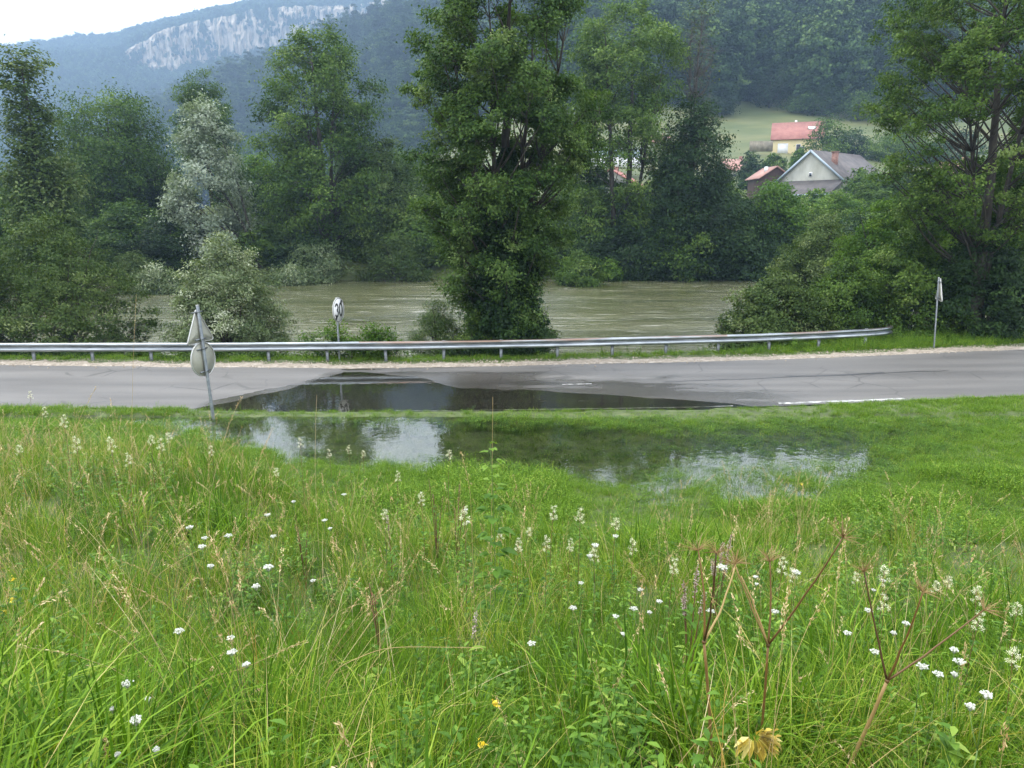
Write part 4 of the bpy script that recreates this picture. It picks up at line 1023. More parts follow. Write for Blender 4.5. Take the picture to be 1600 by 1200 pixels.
slope_tree(1120, 268, 300, 112, 36, 53, 'dark', 'tree in front of the white cottage, behind the ivy covered tree', 'garden_tree')
slope_tree(880, 262, 300, 110, 36, 54, 'ash', 'tree behind the river, left of the long white building', 'garden_tree')
slope_tree(720, 250, 300, 120, 50, 55, 'dark', 'tree on the valley floor behind the central tree', 'garden_tree')
slope_tree(620, 232, 300, 130, 46, 56, 'ash', 'tree on the valley floor left of the central tree', 'garden_tree')

# ------------------------------------------------------------------ near bank
def near_tree():
    Y = 27.2; zb = -.75; x = P(790, 540, Y)[0]
    s = Y / FPX; H = 14.6
    # fraction 0 = water line (y 555), y 0 is about 11.8 m up
    pf = lambda py, l, r: ((P(790, py, Y)[2] - zb) / H, (r - l) / 2 * s, ((l + r) / 2 - 790) * s)
    prof = [pf(548, 725, 850), pf(500, 705, 852), pf(430, 680, 862), pf(350, 655, 905), pf(290, 648, 925), pf(230, 640, 935), pf(160, 632, 960), pf(90, 630, 962), pf(30, 660, 950), pf(-60, 690, 900), (1.0, .8, 0)]
    w, c = grow('central ash', 61, H, prof, 270, 12, 56, .115, .19, 'river_ash', bough_r=.55, stem_list=[(0, 0, .25, .1, .95, .26), (-.25, .1, -1.9, .2, .80, .15), (.25, 0, 1.9, -.2, .85, .16), (-.1, -.2, -.6, -.8, .9, .13), (.15, .15, 1.1, .8, .9, .12)], spread=.6, limb_el=1.0, gap=.30, depth=.85)
    r = plant_tree('ash_tree', (x, Y, zb), (w, c), 'big many stemmed ash in the middle, growing right behind the guardrail', 'tree')
    # ivy mantle low on the trunk
    rng = np.random.default_rng(62); n = 52000
    z = rng.uniform(0.2, 8.0, n); zz = zb + z
    halfw = np.interp(z, [0, 1, 2.5, 4.5, 6.3, 8], [1.0, 1.2, 1.35, 1.25, .8, .2]); off = np.interp(z, [0, 3, 8], [.05, -.1, .1])
    a = rng.uniform(0, 6.28, n); rr = halfw * rng.uniform(.1, 1, n) ** .55 * (.30 + 1.35 * fbm(a * 1.9 + 5, z * 1.6, 3))
    C = np.stack([off + rr * np.cos(a), rr * .8 * np.sin(a), z], 1)
    v, q, t = leaves(C, rng, .14, np.stack([np.cos(a), np.sin(a), a * 0], 1), .3, .8, .35 + .5 * (fbm(C[:, 0] * 1.5 + 7, C[:, 2] * 1.5) - .5))
    link('ivy', new_mesh('ivy', v, [q], LM['dark'], t), r)
near_tree()
def right_tree():
    Y = 29.5; s = Y / FPX; zb = -.1; x = P(1537, 400, Y)[0]; H = 15.5
    pf = lambda py, l, r: ((P(1537, py, Y)[2] - zb) / H, (r - l) / 2 * s, ((l + r) / 2 - 1537) * s)
    prof = [pf(370, 1430, 1610), pf(300, 1365, 1650), pf(260, 1350, 1650), pf(190, 1345, 1680), pf(110, 1330, 1700), pf(40, 1345, 1700), pf(-60, 1370, 1680), (1.0, 1.0, 0)]
    w, c = grow('right ash', 71, H, prof, 280, 9, 46, .12, .20, 'ash', bough_r=.62, stem_list=[(0, 0, -.55, .1, .93, .23), (0.05, 0, 1.5, .3, .85, .14), (0.0, 0, -1.9, -.4, .78, .10)], limb_el=.85, gap=.30, gapf=.6, depth=.85)
    plant_tree('ash_tree', (x, Y, zb), (w, c), 'big open ash on the right with a dark trunk and long bare lower branches', 'tree')
right_tree()
def bush(name, px, py_top, py_bot, Y, hw, sd, lm, label, boughs=60, per=46, leaf=.11, cat='bush', aspect=.4, shape=None, br=None, zb=None, clumps=10, cr=.2, **kw):
    zb = P(px, py_bot, Y)[2] if zb is None else zb; x = P(px, py_top, Y)[0]; H = P(px, py_top, Y)[2] - zb; w_ = hw * Y / FPX
    pr = shape or [(0, .8), (.2, 1), (.45, .95), (.7, .7), (.9, .36), (1, .1)]
    m2 = grow(name, sd, H, [(a, b * w_) for a, b in pr], boughs, clumps, per, leaf, cr, lm, bough_r=br or w_ * .24, stems=6, low=1, spread=w_ * .3, trunk_r=.05, aspect=aspect, limb_el=1.1, **kw)
    return plant_tree(name, (x, Y, zb), m2, label, cat, tn='stems', cn='foliage')
bush('willow_bush', 345, 378, 575, 28.0, 104, 81, 'willow', 'rounded grey green willow bush on the near bank behind the leaning sign', boughs=95, per=60, leaf=.10)
bush('willow_bush', 60, 338, 575, 28.5, 150, 82, 'sage', 'large dull green willow bush at the left edge, leaning out over the guardrail', boughs=110, per=52, leaf=.12, gap=.47, gapf=.8)
bush('dark_bush', -110, 330, 575, 29.5, 110, 83, 'dark', 'dark bush at the left edge behind the large willow bush', boughs=60, per=50, leaf=.13)
bush('small_bush', 682, 470, 560, 28.2, 50, 84, 'sage', 'feathery small bush at the left foot of the central ash', boughs=40, per=50, leaf=.09, aspect=.25)
bush('bramble', 545, 512, 585, 25.6, 95, 85, 'fresh', 'low bramble tangle with pale flowers behind the guardrail, around the speed sign', boughs=44, per=34, leaf=.08, aspect=.7, shape=[(0, .9), (.5, 1), (1, .6)], br=.32, depth=.16)
bush('bramble', 300, 548, 590, 25.4, 190, 86, 'ash', 'low dark greenery under the guardrail behind the leaning sign', boughs=60, per=34, leaf=.08, aspect=.7, shape=[(0, .95), (.5, 1), (1, .8)], br=.28, depth=.16)
bush('bramble', 765, 542, 580, 25.9, 90, 87, 'dark', 'dark undergrowth under the guardrail at the foot of the central ash', boughs=36, per=34, leaf=.08, aspect=.7, shape=[(0, .95), (.5, 1), (1, .8)], br=.28, depth=.16)
bush('bramble', 60, 550, 590, 25.4, 120, 88, 'dark', 'low dark greenery under the left end of the guardrail', boughs=46, per=34, leaf=.08, aspect=.7, shape=[(0, .95), (.5, 1), (1, .8)], br=.28, depth=.16)
bush('foot_shrub', 745, 450, 575, 27.6, 62, 101, 'ash', 'loose shrub with arching stems at the left foot of the central ash', boughs=44, per=44, leaf=.10, gap=.33, gapf=.9)
bush('foot_shrub', 830, 465, 575, 27.4, 44, 102, 'dark', 'dark shrub at the right foot of the central ash', boughs=36, per=44, leaf=.10, gap=.3, gapf=.9)
bush('foot_shrub', 905, 395, 455, 62, 40, 103, 'ash', 'overhanging shrub at the far water edge just right of the central ash', boughs=34, per=40, leaf=.22, cr=.4, zb=-.9)
# mass on the right bank
bush('hazel_bush', 1215, 432, 560, 29.5, 98, 91, 'sage', 'dull green bush reaching left over the river, behind the right part of the guardrail', boughs=80, per=50, leaf=.12, aspect=.5)
bush('hazel_bush', 1330, 405, 560, 30.5, 90, 92, 'ash', 'green bush in the middle of the mass behind the end of the guardrail', boughs=80, per=50, leaf=.12, aspect=.5)
bush('hazel_bush', 1430, 370, 555, 31.0, 100, 93, 'ash', 'dark bush behind the triangular warning sign', boughs=90, per=50, leaf=.12, aspect=.55)
bush('hazel_bush', 1545, 350, 555, 30.0, 105, 94, 'dark', 'dark bush at the foot of the big tree on the right edge', boughs=100, per=50, leaf=.12, aspect=.55)
bush('hazel_bush', 1395, 310, 480, 36, 90, 95, 'fresh', 'leafy bush rising behind the mass on the right bank', boughs=80, per=46, leaf=.15)
bush('hazel_bush', 1290, 345, 470, 46, 78, 96, 'sage', 'grey green bush over the water behind the right bank, left of the mass', boughs=70, per=46, leaf=.17, cr=.3)
bush('hazel_bush', 1500, 285, 480, 36, 90, 97, 'fresh', 'fresh green bush behind the trunk of the big tree', boughs=80, per=46, leaf=.15)
bush('hazel_bush', 1600, 180, 560, 32, 75, 98, 'fresh', 'tall fresh green bush cut by the right edge of the photo', boughs=110, per=50, leaf=.13, shape=[(0, .9), (.4, 1), (.8, .8), (1, .2)])
# ------------------------------------------------------------------ grass and herbs (uncountable)
GM = {
 'tall': leaf_mat('tall meadow grass', [(0, (.030, .080, .006)), (.3, (.075, .165, .010)), (.58, (.15, .26, .018)), (.78, (.27, .34, .045)), (.90, (.44, .38, .11)), (1, (.52, .42, .20))], .28, rnd=.30, tcol=(1.4, 1.4, .45), spec=.12, rough=.6),
 'short': leaf_mat('short meadow grass', [(0, (.045, .110, .009)), (.5, (.105, .205, .016)), (.85, (.185, .295, .032)), (1, (.33, .36, .08))], .28, rnd=.35, tcol=(1.4, 1.4, .45), spec=.12, rough=.6),
 'herb': leaf_mat('broad meadow herb leaves', [(0, (.030, .085, .009)), (.5, (.075, .165, .016)), (.85, (.145, .25, .028)), (1, (.26, .35, .06))], .28, rnd=.4, tcol=(1.4, 1.4, .45), spec=.18),
 'straw': leaf_mat('dry straw', [(0, (.28, .18, .07)), (.5, (.46, .34, .16)), (1, (.62, .52, .31))], .2, rnd=.3, tcol=(1.2, 1.1, .9), spec=.1),
 'wet': leaf_mat('wet flattened grass', [(0, (.018, .060, .006)), (.5, (.050, .125, .010)), (1, (.12, .22, .025))], .2, rnd=.3, spec=.2),
}
def blades(mb, rng, n, r, h0, h1, w, lean=.35, curl=.35, tone=(.1, .8), segs=4, base=None):
    """n tapered bending blades"""
    a = rng.uniform(0, 6.283, n); rr = r * np.sqrt(rng.random(n))
    b = np.stack([rr * np.cos(a), rr * np.sin(a), np.full(n, -.03)], 1)
    if base is not None: b = base
    h = rng.uniform(h0, h1, n); d = rng.uniform(0, 6.283, n); d = np.where(rng.random(n) < .5, a, d)
    dirv = np.stack([np.cos(d), np.sin(d), d * 0], 1); side = np.stack([-np.sin(d), np.cos(d), d * 0], 1)
    tw = rng.uniform(-.9, .9, n); side = side * np.cos(tw)[:, None] + dirv * np.sin(tw)[:, None]
    le = rng.uniform(0, lean, n); cu = rng.uniform(.1, 1, n) ** 1.5 * curl * 2
    t = np.linspace(0, 1, segs + 1)
    hor = le[:, None] * t + cu[:, None] * t ** 2.6
    ver = t - (cu[:, None] * .75) * t ** 3.2
    p = b[:, None] + dirv[:, None] * (hor * h[:, None])[..., None]; p[..., 2] += ver * h[:, None]
    wd = w * rng.uniform(.6, 1.3, n)[:, None] * np.sqrt(np.clip(1 - t ** 2.2, 0.0, 1))[None] * (0.55 + .45 * np.minimum(1, t * 5))[None] + w * .04
    l = p - side[:, None] * wd[..., None] * .5; q = p + side[:, None] * wd[..., None] * .5
    v = np.stack([l, q], 2).reshape(-1, 3)
    k = np.arange(n)[:, None] * (segs + 1) * 2 + np.arange(segs)[None] * 2
    qd = np.stack([k, k + 1, k + 3, k + 2], -1).reshape(-1, 4)
    tn = np.repeat(rng.uniform(*tone, n), segs)
    mb.add(v, qd, None, tn)
    return p
def leaflet(mb, rng, pos, dirs, size, aspect=.5, tone=(.2, .9), fold=.15, droop=.25):
    """pointed leaves of two folded halves, rooted at pos and pointing along dirs"""
    n = len(pos); d = dirs / (np.linalg.norm(dirs, axis=1)[:, None] + 1e-9)
    up = np.array([0, 0, 1.]); s = np.cross(d, up); s /= np.linalg.norm(s, axis=1)[:, None] + 1e-9; nn = np.cross(s, d)
    L_ = (size * rng.uniform(.7, 1.25, n))[:, None]; W = L_ * aspect * .5
    a = pos; m1 = pos + d * L_ * .38; tip = pos + d * L_ - up * L_ * droop
    l = m1 + s * W + nn * W * fold * 2; r = m1 - s * W + nn * W * fold * 2; m2 = pos + d * L_ * .7 - up * L_ * droop * .4
    l2 = m2 + s * W * .7 + nn * W * fold; r2 = m2 - s * W * .7 + nn * W * fold
    v = np.stack([a, l, l2, tip, r2, r, m1, m2], 1).reshape(-1, 3)
    k = np.arange(n)[:, None] * 8
    q = np.concatenate([k + np.array([0, 6, 1, 1])[None]] * 0 + [k + np.array([6, 7, 2, 1])[None], k + np.array([6, 5, 4, 7])[None]])
    t = np.concatenate([k + np.array(x)[None] for x in ([0, 6, 1], [0, 5, 6], [7, 3, 2], [7, 4, 3])])
    tn = rng.uniform(*tone, n)
    mb.add(v, q, t, np.tile(tn, 2), np.tile(tn, 4))
def herb(rng, h, n_st, n_lf, size, aspect=.5, spread=.06, stem_r=.0025):
    mb = MB()
    for k in range(n_st):
        a = rng.uniform(0, 6.28); b = np.array([math.cos(a), math.sin(a), 0]) * rng.uniform(0, spread); hh = h * rng.uniform(.6, 1.1)
        top = b + np.array([rng.normal() * .12 * hh, rng.normal() * .12 * hh, hh])
        pts = bez(b - [0, 0, .03], (b + top) / 2 + rng.normal(size=3) * .03 * hh, top, 5); mb.tube(pts, np.linspace(stem_r, stem_r * .5, 5), 3, .55, False)
        m = n_lf; t = rng.uniform(.15, 1, m); pos = np.stack([np.interp(t, np.linspace(0, 1, 5), pts[:, i]) for i in range(3)], 1)
        an = rng.uniform(0, 6.28, m); d = np.stack([np.cos(an), np.sin(an), rng.uniform(-.1, .8, m)], 1)
        leaflet(mb, rng, pos, d, size * (1.15 - .5 * t), aspect)
    return mb
rng = np.random.default_rng(77)
TALL = []
for k in range(7):
    mb = MB(); n = 46
    if k < 4: blades(mb, rng, n, .13, .30, .78, .0055, .35, .42, (.12, .74)); blades(mb, rng, 4, .12, .4, .85, .004, .5, .3, (.8, .98))
    elif k < 6: blades(mb, rng, 60, .14, .28, .62, .0034, .3, .25, (.05, .6))          # fine leaved
    else: blades(mb, rng, 26, .09, .45, .85, .012, .3, .42, (.12, .6))                  # broad leaved
    TALL.append(mb.mesh('tall tuft', GM['tall']))
LOWH = [herb(rng, .38, 4, 16, .075, .55, .12).mesh('herb', GM['herb']), herb(rng, .55, 4, 22, .065, .32, .1).mesh('herb', GM['herb']), herb(rng, .22, 9, 9, .05, .8, .14).mesh('herb', GM['herb']), herb(rng, .62, 4, 30, .062, .36, .08).mesh('herb', GM['herb'])]
SEED = []
for k in range(4):
    mb = MB()
    for j in range(3 + k % 2):
        a = rng.uniform(0, 6.28); h = rng.uniform(.65, 1.05); ln = rng.uniform(.05, .45); b = np.array([rng.normal() * .05, rng.normal() * .05, -.02]); dv = np.array([math.cos(a), math.sin(a), 0])
        pts = bez(b, b + [0, 0, h * .7], b + dv * ln * h + [0, 0, h], 7); mb.tube(pts, np.linspace(.0016, .0008, 7), 3, .5, False)
        m = 26; t = rng.uniform(.80, 1, m); pos = np.stack([np.interp(t, np.linspace(0, 1, 7), pts[:, i]) for i in range(3)], 1) + rng.normal(size=(m, 3)) * .006
        d = (pts[-1] - pts[-2]) / np.linalg.norm(pts[-1] - pts[-2]) + rng.normal(size=(m, 3)) * .35
        leaflet(mb, rng, pos, d, np.full(m, .015 if k < 2 else .022), .26, (.1, 1), droop=.05)
    SEED.append(mb.mesh('seed stalks', GM['straw']))
STRAW = []
for k in range(3):
    mb = MB(); blades(mb, rng, 5, .10, .6, 1.15, .0030, 1.0, .12, (.1, 1), 4); STRAW.append(mb.mesh('straws', GM['straw']))
RED = leaf_mat('rusty drying stems', [(0, (.10, .035, .012)), (.5, (.26, .13, .03)), (1, (.42, .30, .08))], .1, rnd=.4, spec=.1)
for k in range(2):
    mb = MB(); blades(mb, rng, 4, .08, .5, .9, .0042, .2, .08, (.1, 1), 3); STRAW.append(mb.mesh('rusty stems', RED))
SHORT = []
for k in range(5):
    mb = MB(); blades(mb, rng, 46, .12, .05, .15, .0055, .6, .5, (.1, .9), 2)
    if k > 2: leaflet(mb, rng, np.stack([rng.normal(size=22) * .06, rng.normal(size=22) * .06, rng.uniform(.02, .09, 22)], 1), np.stack([rng.normal(size=22), rng.normal(size=22), rng.uniform(0, .5, 22)], 1), np.full(22, .017), .8, (.1, .8))
    SHORT.append(mb.mesh('short tuft', GM['short']))
WET = []
for k in range(3):
    mb = MB(); blades(mb, rng, 26, .13, .07, .17, .005, .7, .45, (.1, .9), 2)
    m = 30; leaflet(mb, rng, np.stack([rng.normal(size=m) * .08, rng.normal(size=m) * .08, rng.uniform(.045, .10, m)], 1), np.stack([rng.normal(size=m), rng.normal(size=m), rng.uniform(-.1, .35, m)], 1), np.full(m, .028), .6, (.2, 1), droop=.05)
    WET.append(mb.mesh('wet tuft', GM['short' if k == 0 else 'wet']))
for k in range(2):
    mb = MB(); blades(mb, rng, 7, .12, .14, .30, .003, .3, .2, (.3, 1), 3); WET.append(mb.mesh('standing blades', GM['short']))

def place(n, x0, x1, y0, y1, dens=None):
    X = rng.uniform(x0, x1, n); Y = rng.uniform(y0, y1, n); k = np.abs(X) < Y * .86 + 2.0
    if dens is not None: k &= rng.random(n) < dens(X, Y)
    return X[k], Y[k]
def scat(name, X, Y, s, idx, src, label, tilt=.12, dz=0, Z=None):
    Z = ground_z(X, Y) if Z is None else Z; n = len(X)
    rot = np.stack([rng.normal(size=n) * tilt, rng.normal(size=n) * tilt, rng.uniform(0, 6.283, n)], 1)
    print(name, n)
    return scatter(name, np.stack([X, Y, Z + dz], 1), rot, s, idx, src, label)
# the tall meadow on the bank
def tall_edge(X): return bank_toe(X) - .5 + .9 * (fbm(X * .8 + 3, X * 0 + 1, 3) - .5)
X, Y = place(26000, -17, 17, 1.0, 16, lambda X, Y: (Y < tall_edge(X)) * np.clip(.42 + .9 * (5.5 - Y) / 5.5, .30, 1))
big = fbm(X * .45 + 7, Y * .45 + 2, 3); fine = fbm(X * .9 + 31, Y * .9, 2)
idx = np.where(fine > .60, rng.integers(4, 6, len(X)), np.where((big > .56) & (rng.random(len(X)) < .55), 6, rng.integers(0, 4, len(X))))
hs = .62 + .55 * big + rng.uniform(-.12, .2, len(X)); hs *= np.where((np.abs(X - 1.3) < .95) & (Y < 2.75), .55, 1); hs *= np.clip((tall_edge(X) - Y) / 1.4 + .45, .45, 1) * (1 - .25 * smooth((X - 1) / 5) * smooth((Y - 4) / 4))
scat('tall_grass', X, Y, hs, idx, TALL, 'tall mixed meadow grass covering the bank')
X, Y = place(15000, -17, 17, 1.0, 16, lambda X, Y: (Y < tall_edge(X) + .2) * np.clip(.15 + 1.3 * (fbm(X * .55 + 50, Y * .55, 3) - .36) * 1.8, .08, 1) * np.clip(.55 + .6 * (5 - Y) / 5, .3, 1) * (1 - .7 * smooth((X - .3) / .8) * smooth((4.2 - Y) / 1.2)))
idx = rng.integers(0, 4, len(X)); scat('meadow_herbs', X, Y, rng.uniform(.65, 1.3, len(X)), idx, LOWH, 'leafy herbs growing through the tall grass')
X, Y = place(4600, -17, 17, 1.8, 16, lambda X, Y: (Y < tall_edge(X) + .1) * np.clip(.25 + .35 * smooth((-X + 1) / 5) + .3 * (fbm(X * .6, Y * .6 + 40) - .4), 0, 1))
scat('dry_grass_stalks', X, Y, rng.uniform(.6, 1.12, len(X)), rng.integers(0, 4, len(X)), SEED, 'dry straw coloured seed stalks standing in the tall grass', tilt=.22)
X, Y = place(3000, -17, 17, 1.7, 15, lambda X, Y: (Y < tall_edge(X) + .1) * np.clip(.30 + .5 * smooth((-X + 2) / 4) * (fbm(X * .8 + 70, Y * .8) > .45), 0, 1) * np.where(Y < 4, 1, .6))
scat('straws', X, Y, rng.uniform(.55, 1.05, len(X)), rng.integers(0, 5, len(X)), STRAW, 'straw and rusty stems leaning through the tall grass', tilt=.3)
# the short meadow, the wet edge and the pond
def depth(X, Y): return -ground_z(X, Y)
def dens_short(X, Y):
    dp = depth(X, Y); return (Y > tall_edge(X) - .8) * (Y < interp(X, NEAR_EDGE) - .03 + .12 * (fbm(X * 2, X * 0) - .5)) * np.where(dp < 0, 1, np.where(dp < .03, .35, 0)) * np.where((Y > 17.6) & (np.abs(X + .0) < 8), .30 + .5 * (fbm(X * 1.5, Y * 3 + 8) > .52), 1) * np.clip(1.25 - .02 * Y, .7, 1)
X, Y = place(42000, -17, 17, 10, 20.5, dens_short)
vv = fbm(X * .5 + 3, Y * .5 + 8, 3)
scat('short_grass', X, Y, .55 + .95 * vv + rng.uniform(-.15, .15, len(X)) + .9 * smooth((fbm(X * .35 + 20, Y * .7, 2) - .58) / .1) * (Y < 16.5) - .35 * ((Y > 17.4) & (np.abs(X) < 8.5)), rng.integers(0, 5, len(X)), SHORT, 'bright short meadow grass around the flood pond')
X, Y = place(9000, -17, 17, 10, 18.3, lambda X, Y: (Y > tall_edge(X) - .8) * (depth(X, Y) < .01) * (fbm(X * .9 + 60, Y * .9) > .5) * .35)
scat('low_herbs', X, Y, rng.uniform(.14, .4, len(X)), rng.integers(0, 4, len(X)), LOWH, 'low leafy herbs in the short meadow')
def dens_wet(X, Y):
    dp = depth(X, Y); pn = interp(X, POND_NEAR)
    base = .09 * (fbm(X * 1.3, Y * 1.6 + 30) > .45) + .02
    right = smooth((X - 1.2) / 3) * (.36 + .7 * smooth((Y * 0 + (14.6 + .0 * X) - Y) / 1.6)) * (fbm(X * 1.3 + 2, Y * 2.2, 3) > .40)
    farstrip = smooth((Y - 16.5 - .6 * (fbm(X * .8, X * 0 + 2) - .5)) / .5) * (.22 + .60 * smooth((X + 1.6) / .8)) * .95
    rim = .7 * np.exp(-(Y - pn) / .35) * (fbm(X * 2, Y * 2) > .42)
    farright = smooth((X - 7.2) / 1.5) * .8
    return (dp > -.004) * (Y > 10.8) * (Y < 18.3) * np.clip(base + right + farstrip + rim + farright, 0, 1)
X, Y = place(30000, -15, 15, 11, 18.3, dens_wet)
stand = rng.random(len(X)) < .25
Z = np.minimum(ground_z(X, Y), -.0) * .6 - .035
scat('flooded_grass', X, Y, rng.uniform(.55, 1.15, len(X)), np.where(stand, rng.integers(3, 5, len(X)), rng.integers(0, 3, len(X))), WET, 'grass and weeds standing in the shallow flood water', Z=Z)
# submerged green turf just below the surface
X, Y = place(14000, -15, 15, 11.5, 17.6, lambda X, Y: (depth(X, Y) > .03) * (.25 + .75 * smooth((X + 1) / 2)))
scat('submerged_grass', X, Y, rng.uniform(.5, .8, len(X)), rng.integers(0, 5, len(X)), SHORT, 'drowned grass seen through the flood water', Z=ground_z(X, Y) - .03, tilt=.5)
# verge beyond the road
def dens_v(X, Y):
    e = interp(X, FAR_EDGE) + .75 + .55 * (fbm(X * .9 + 4, X * 0, 3) - .5)
    return (Y > e) * (Y < river_edge(X) + .4) * .9
X = rng.uniform(-26, 26, 26000); Y = rng.uniform(24, 33, 26000); k = rng.random(26000) < dens_v(X, Y); X, Y = X[k], Y[k]
scat('verge_grass', X, Y, rng.uniform(.6, 1.7, len(X)) * (1 + .5 * smooth((X - 9) / 3)), rng.integers(0, 5, len(X)), SHORT, 'strip of grass and weeds under the guardrail')
X = rng.uniform(-24, 24, 2600); Y = rng.uniform(24.6, 31, 2600); k = rng.random(2600) < dens_v(X, Y) * (Y > interp(X, FAR_EDGE) + .9) * (.25 + .7 * (X > 8)); X, Y = X[k], Y[k]
scat('verge_herbs', X, Y, rng.uniform(.5, 1.1, len(X)), rng.integers(0, 4, len(X)), LOWH, 'leafy weeds along the river side of the guardrail')
# stones on the shoulder
st = []
for k in range(3):
    mb = MB(); a = np.arange(6) * math.pi / 3; rr_ = rng.uniform(.7, 1.2, (2, 6)); v = np.concatenate([np.stack([np.cos(a) * rr_[0], np.sin(a) * rr_[0], a * 0 - .3], 1), np.stack([np.cos(a) * rr_[1] * .7, np.sin(a) * rr_[1] * .7, a * 0 + .5], 1), [[0, 0, .65]]]) * .028
    mb.add(v, [[j, (j + 1) % 6, 6 + (j + 1) % 6, 6 + j] for j in range(6)], [[6 + j, 6 + (j + 1) % 6, 12] for j in range(6)]); st.append(mb.mesh('stone', M['gravel']))
X = rng.uniform(-24, 24, 5200); Y = interp(X, FAR_EDGE) + rng.normal(size=5200) * .28 + .22; Z = road_z(X, Y) + .012
scat('loose_gravel', X, Y, rng.uniform(.3, 1.3, len(X)) ** 1.5, rng.integers(0, 3, len(X)), st, 'loose limestone gravel along the far road edge', Z=Z)
# ------------------------------------------------------------------ plants one can count
PM = {
 'white': leaf_mat('white florets', [(0, (.42, .45, .34)), (1, (.74, .74, .70))], .25, rnd=.1, tcol=(1, 1, .9)),
 'cream': leaf_mat('cream florets', [(0, (.50, .52, .28)), (.5, (.72, .72, .48)), (1, (.80, .79, .64))], .25, rnd=.1, tcol=(1, 1, .8)),
 'yellow': leaf_mat('yellow petals', [(0, (.75, .52, .02)), (1, (.85, .68, .05))], .2, tcol=(1, 1, .5)),
 'stem': leaf_mat('green herb stem', [(0, (.06, .13, .025)), (1, (.14, .21, .05))], 0),
 'redstem': leaf_mat('reddish brown stem', [(0, (.09, .045, .03)), (1, (.20, .11, .05))], 0),
 'dead': leaf_mat('dead brown hollow stem', [(0, (.035, .018, .007)), (.5, (.16, .085, .025)), (1, (.38, .27, .11))], 0),
 'rusty': leaf_mat('rusty seeds', [(0, (.13, .05, .025)), (1, (.26, .12, .06))], .1),
 'pink': leaf_mat('faded pinkish seed heads', [(0, (.26, .19, .15)), (1, (.50, .42, .36))], .15, tcol=(1, 1, 1)),
 'wither': leaf_mat('withered yellow leaf', [(0, (.14, .15, .02)), (.3, (.38, .27, .04)), (.7, (.58, .46, .08)), (1, (.62, .55, .18))], .35, tcol=(1.1, 1, .5)),
}
prng = np.random.default_rng(909)
def seat(px, py, h, y0=1.6, y1=17.5):
    """base point of a plant of height h whose head shows at this pixel"""
    Ys = np.linspace(y0, y1, 700); d = ray(px, py); t = Ys / d[1]; Xs = d[0] * t; Zs = CAM_H + d[2] * t
    g_ = Zs - ground_z(Xs, Ys) - h; k = np.where(g_ <= 0)[0]; j = k[0] if len(k) else int(np.argmin(np.abs(g_)))
    return float(Xs[j]), float(Ys[j]), float(ground_z(Xs[j:j+1], Ys[j:j+1])[0])
def florets(mb, c, r, n, size, dome=.15, tone=(.2, 1)):
    a = prng.uniform(0, 6.28, n); rr = r * np.sqrt(prng.random(n)); p = np.stack([rr * np.cos(a), rr * np.sin(a), -dome * rr * rr / max(r, .001) + prng.normal(size=n) * .0015], 1) + c
    v, q, t = leaves(p, prng, size, None, 2.2, .95); mb.add(v, q, None, prng.uniform(*tone, n))
def umbel_meshes(seed, h, heads, r, loose=False):
    st = MB(); fl = [] ; top0 = np.array([0, 0, h * .72])
    st.tube(bez(np.array([0, 0, -.05]), np.array([.02, .01, h * .4]), top0, 6), np.linspace(.004, .0028, 6), 5, .5)
    for k in range(heads):
        a = k * 2.4 + seed; tp = np.array([math.cos(a) * .07 * (k > 0), math.sin(a) * .07 * (k > 0), h - (k > 0) * prng.uniform(.03, .12)])
        st.tube(bez(top0, (top0 + tp) / 2 + [0.01, 0, 0], tp, 4), [.0028, .0022, .002, .0018], 4, .6)
        f = MB(); R_ = r * (1 if k == 0 else prng.uniform(.5, .85)); nr = 13
        for j in range(nr):
            an = j * 2.4; rr = R_ * math.sqrt((j + .5) / nr) * .86; e = tp + [rr * math.cos(an), rr * math.sin(an), .028 - .12 * rr]
            f.tube([tp, (tp + e) / 2 + [0, 0, -.004], e], [.0009, .0008, .0007], 3, .1, False)
            florets(f, e, R_ * (.20 if not loose else .15), 15, .0065)
        fl.append(f)
    lf = MB(); m = 26
    t = prng.uniform(.1, .85, m); an = prng.uniform(0, 6.28, m)
    leaflet(lf, prng, np.stack([t * 0, t * 0, t * h * .72], 1), np.stack([np.cos(an), np.sin(an), prng.uniform(.2, 1, m)], 1), np.full(m, .07) * (1.2 - t), .3)
    return [('stem', st.mesh('umbel stem', PM['stem'], True)), ('leaves', lf.mesh('umbel leaves', GM['herb']))] + [('flower_head', f.mesh('umbel', PM['white'])) for f in fl]
UMB = [(h, umbel_meshes(k, h, hd, r, lo)) for k, (h, hd, r, lo) in enumerate([(.80, 1, .034, False), (.72, 1, .030, False), (.85, 2, .026, False), (.62, 3, .026, True)])]
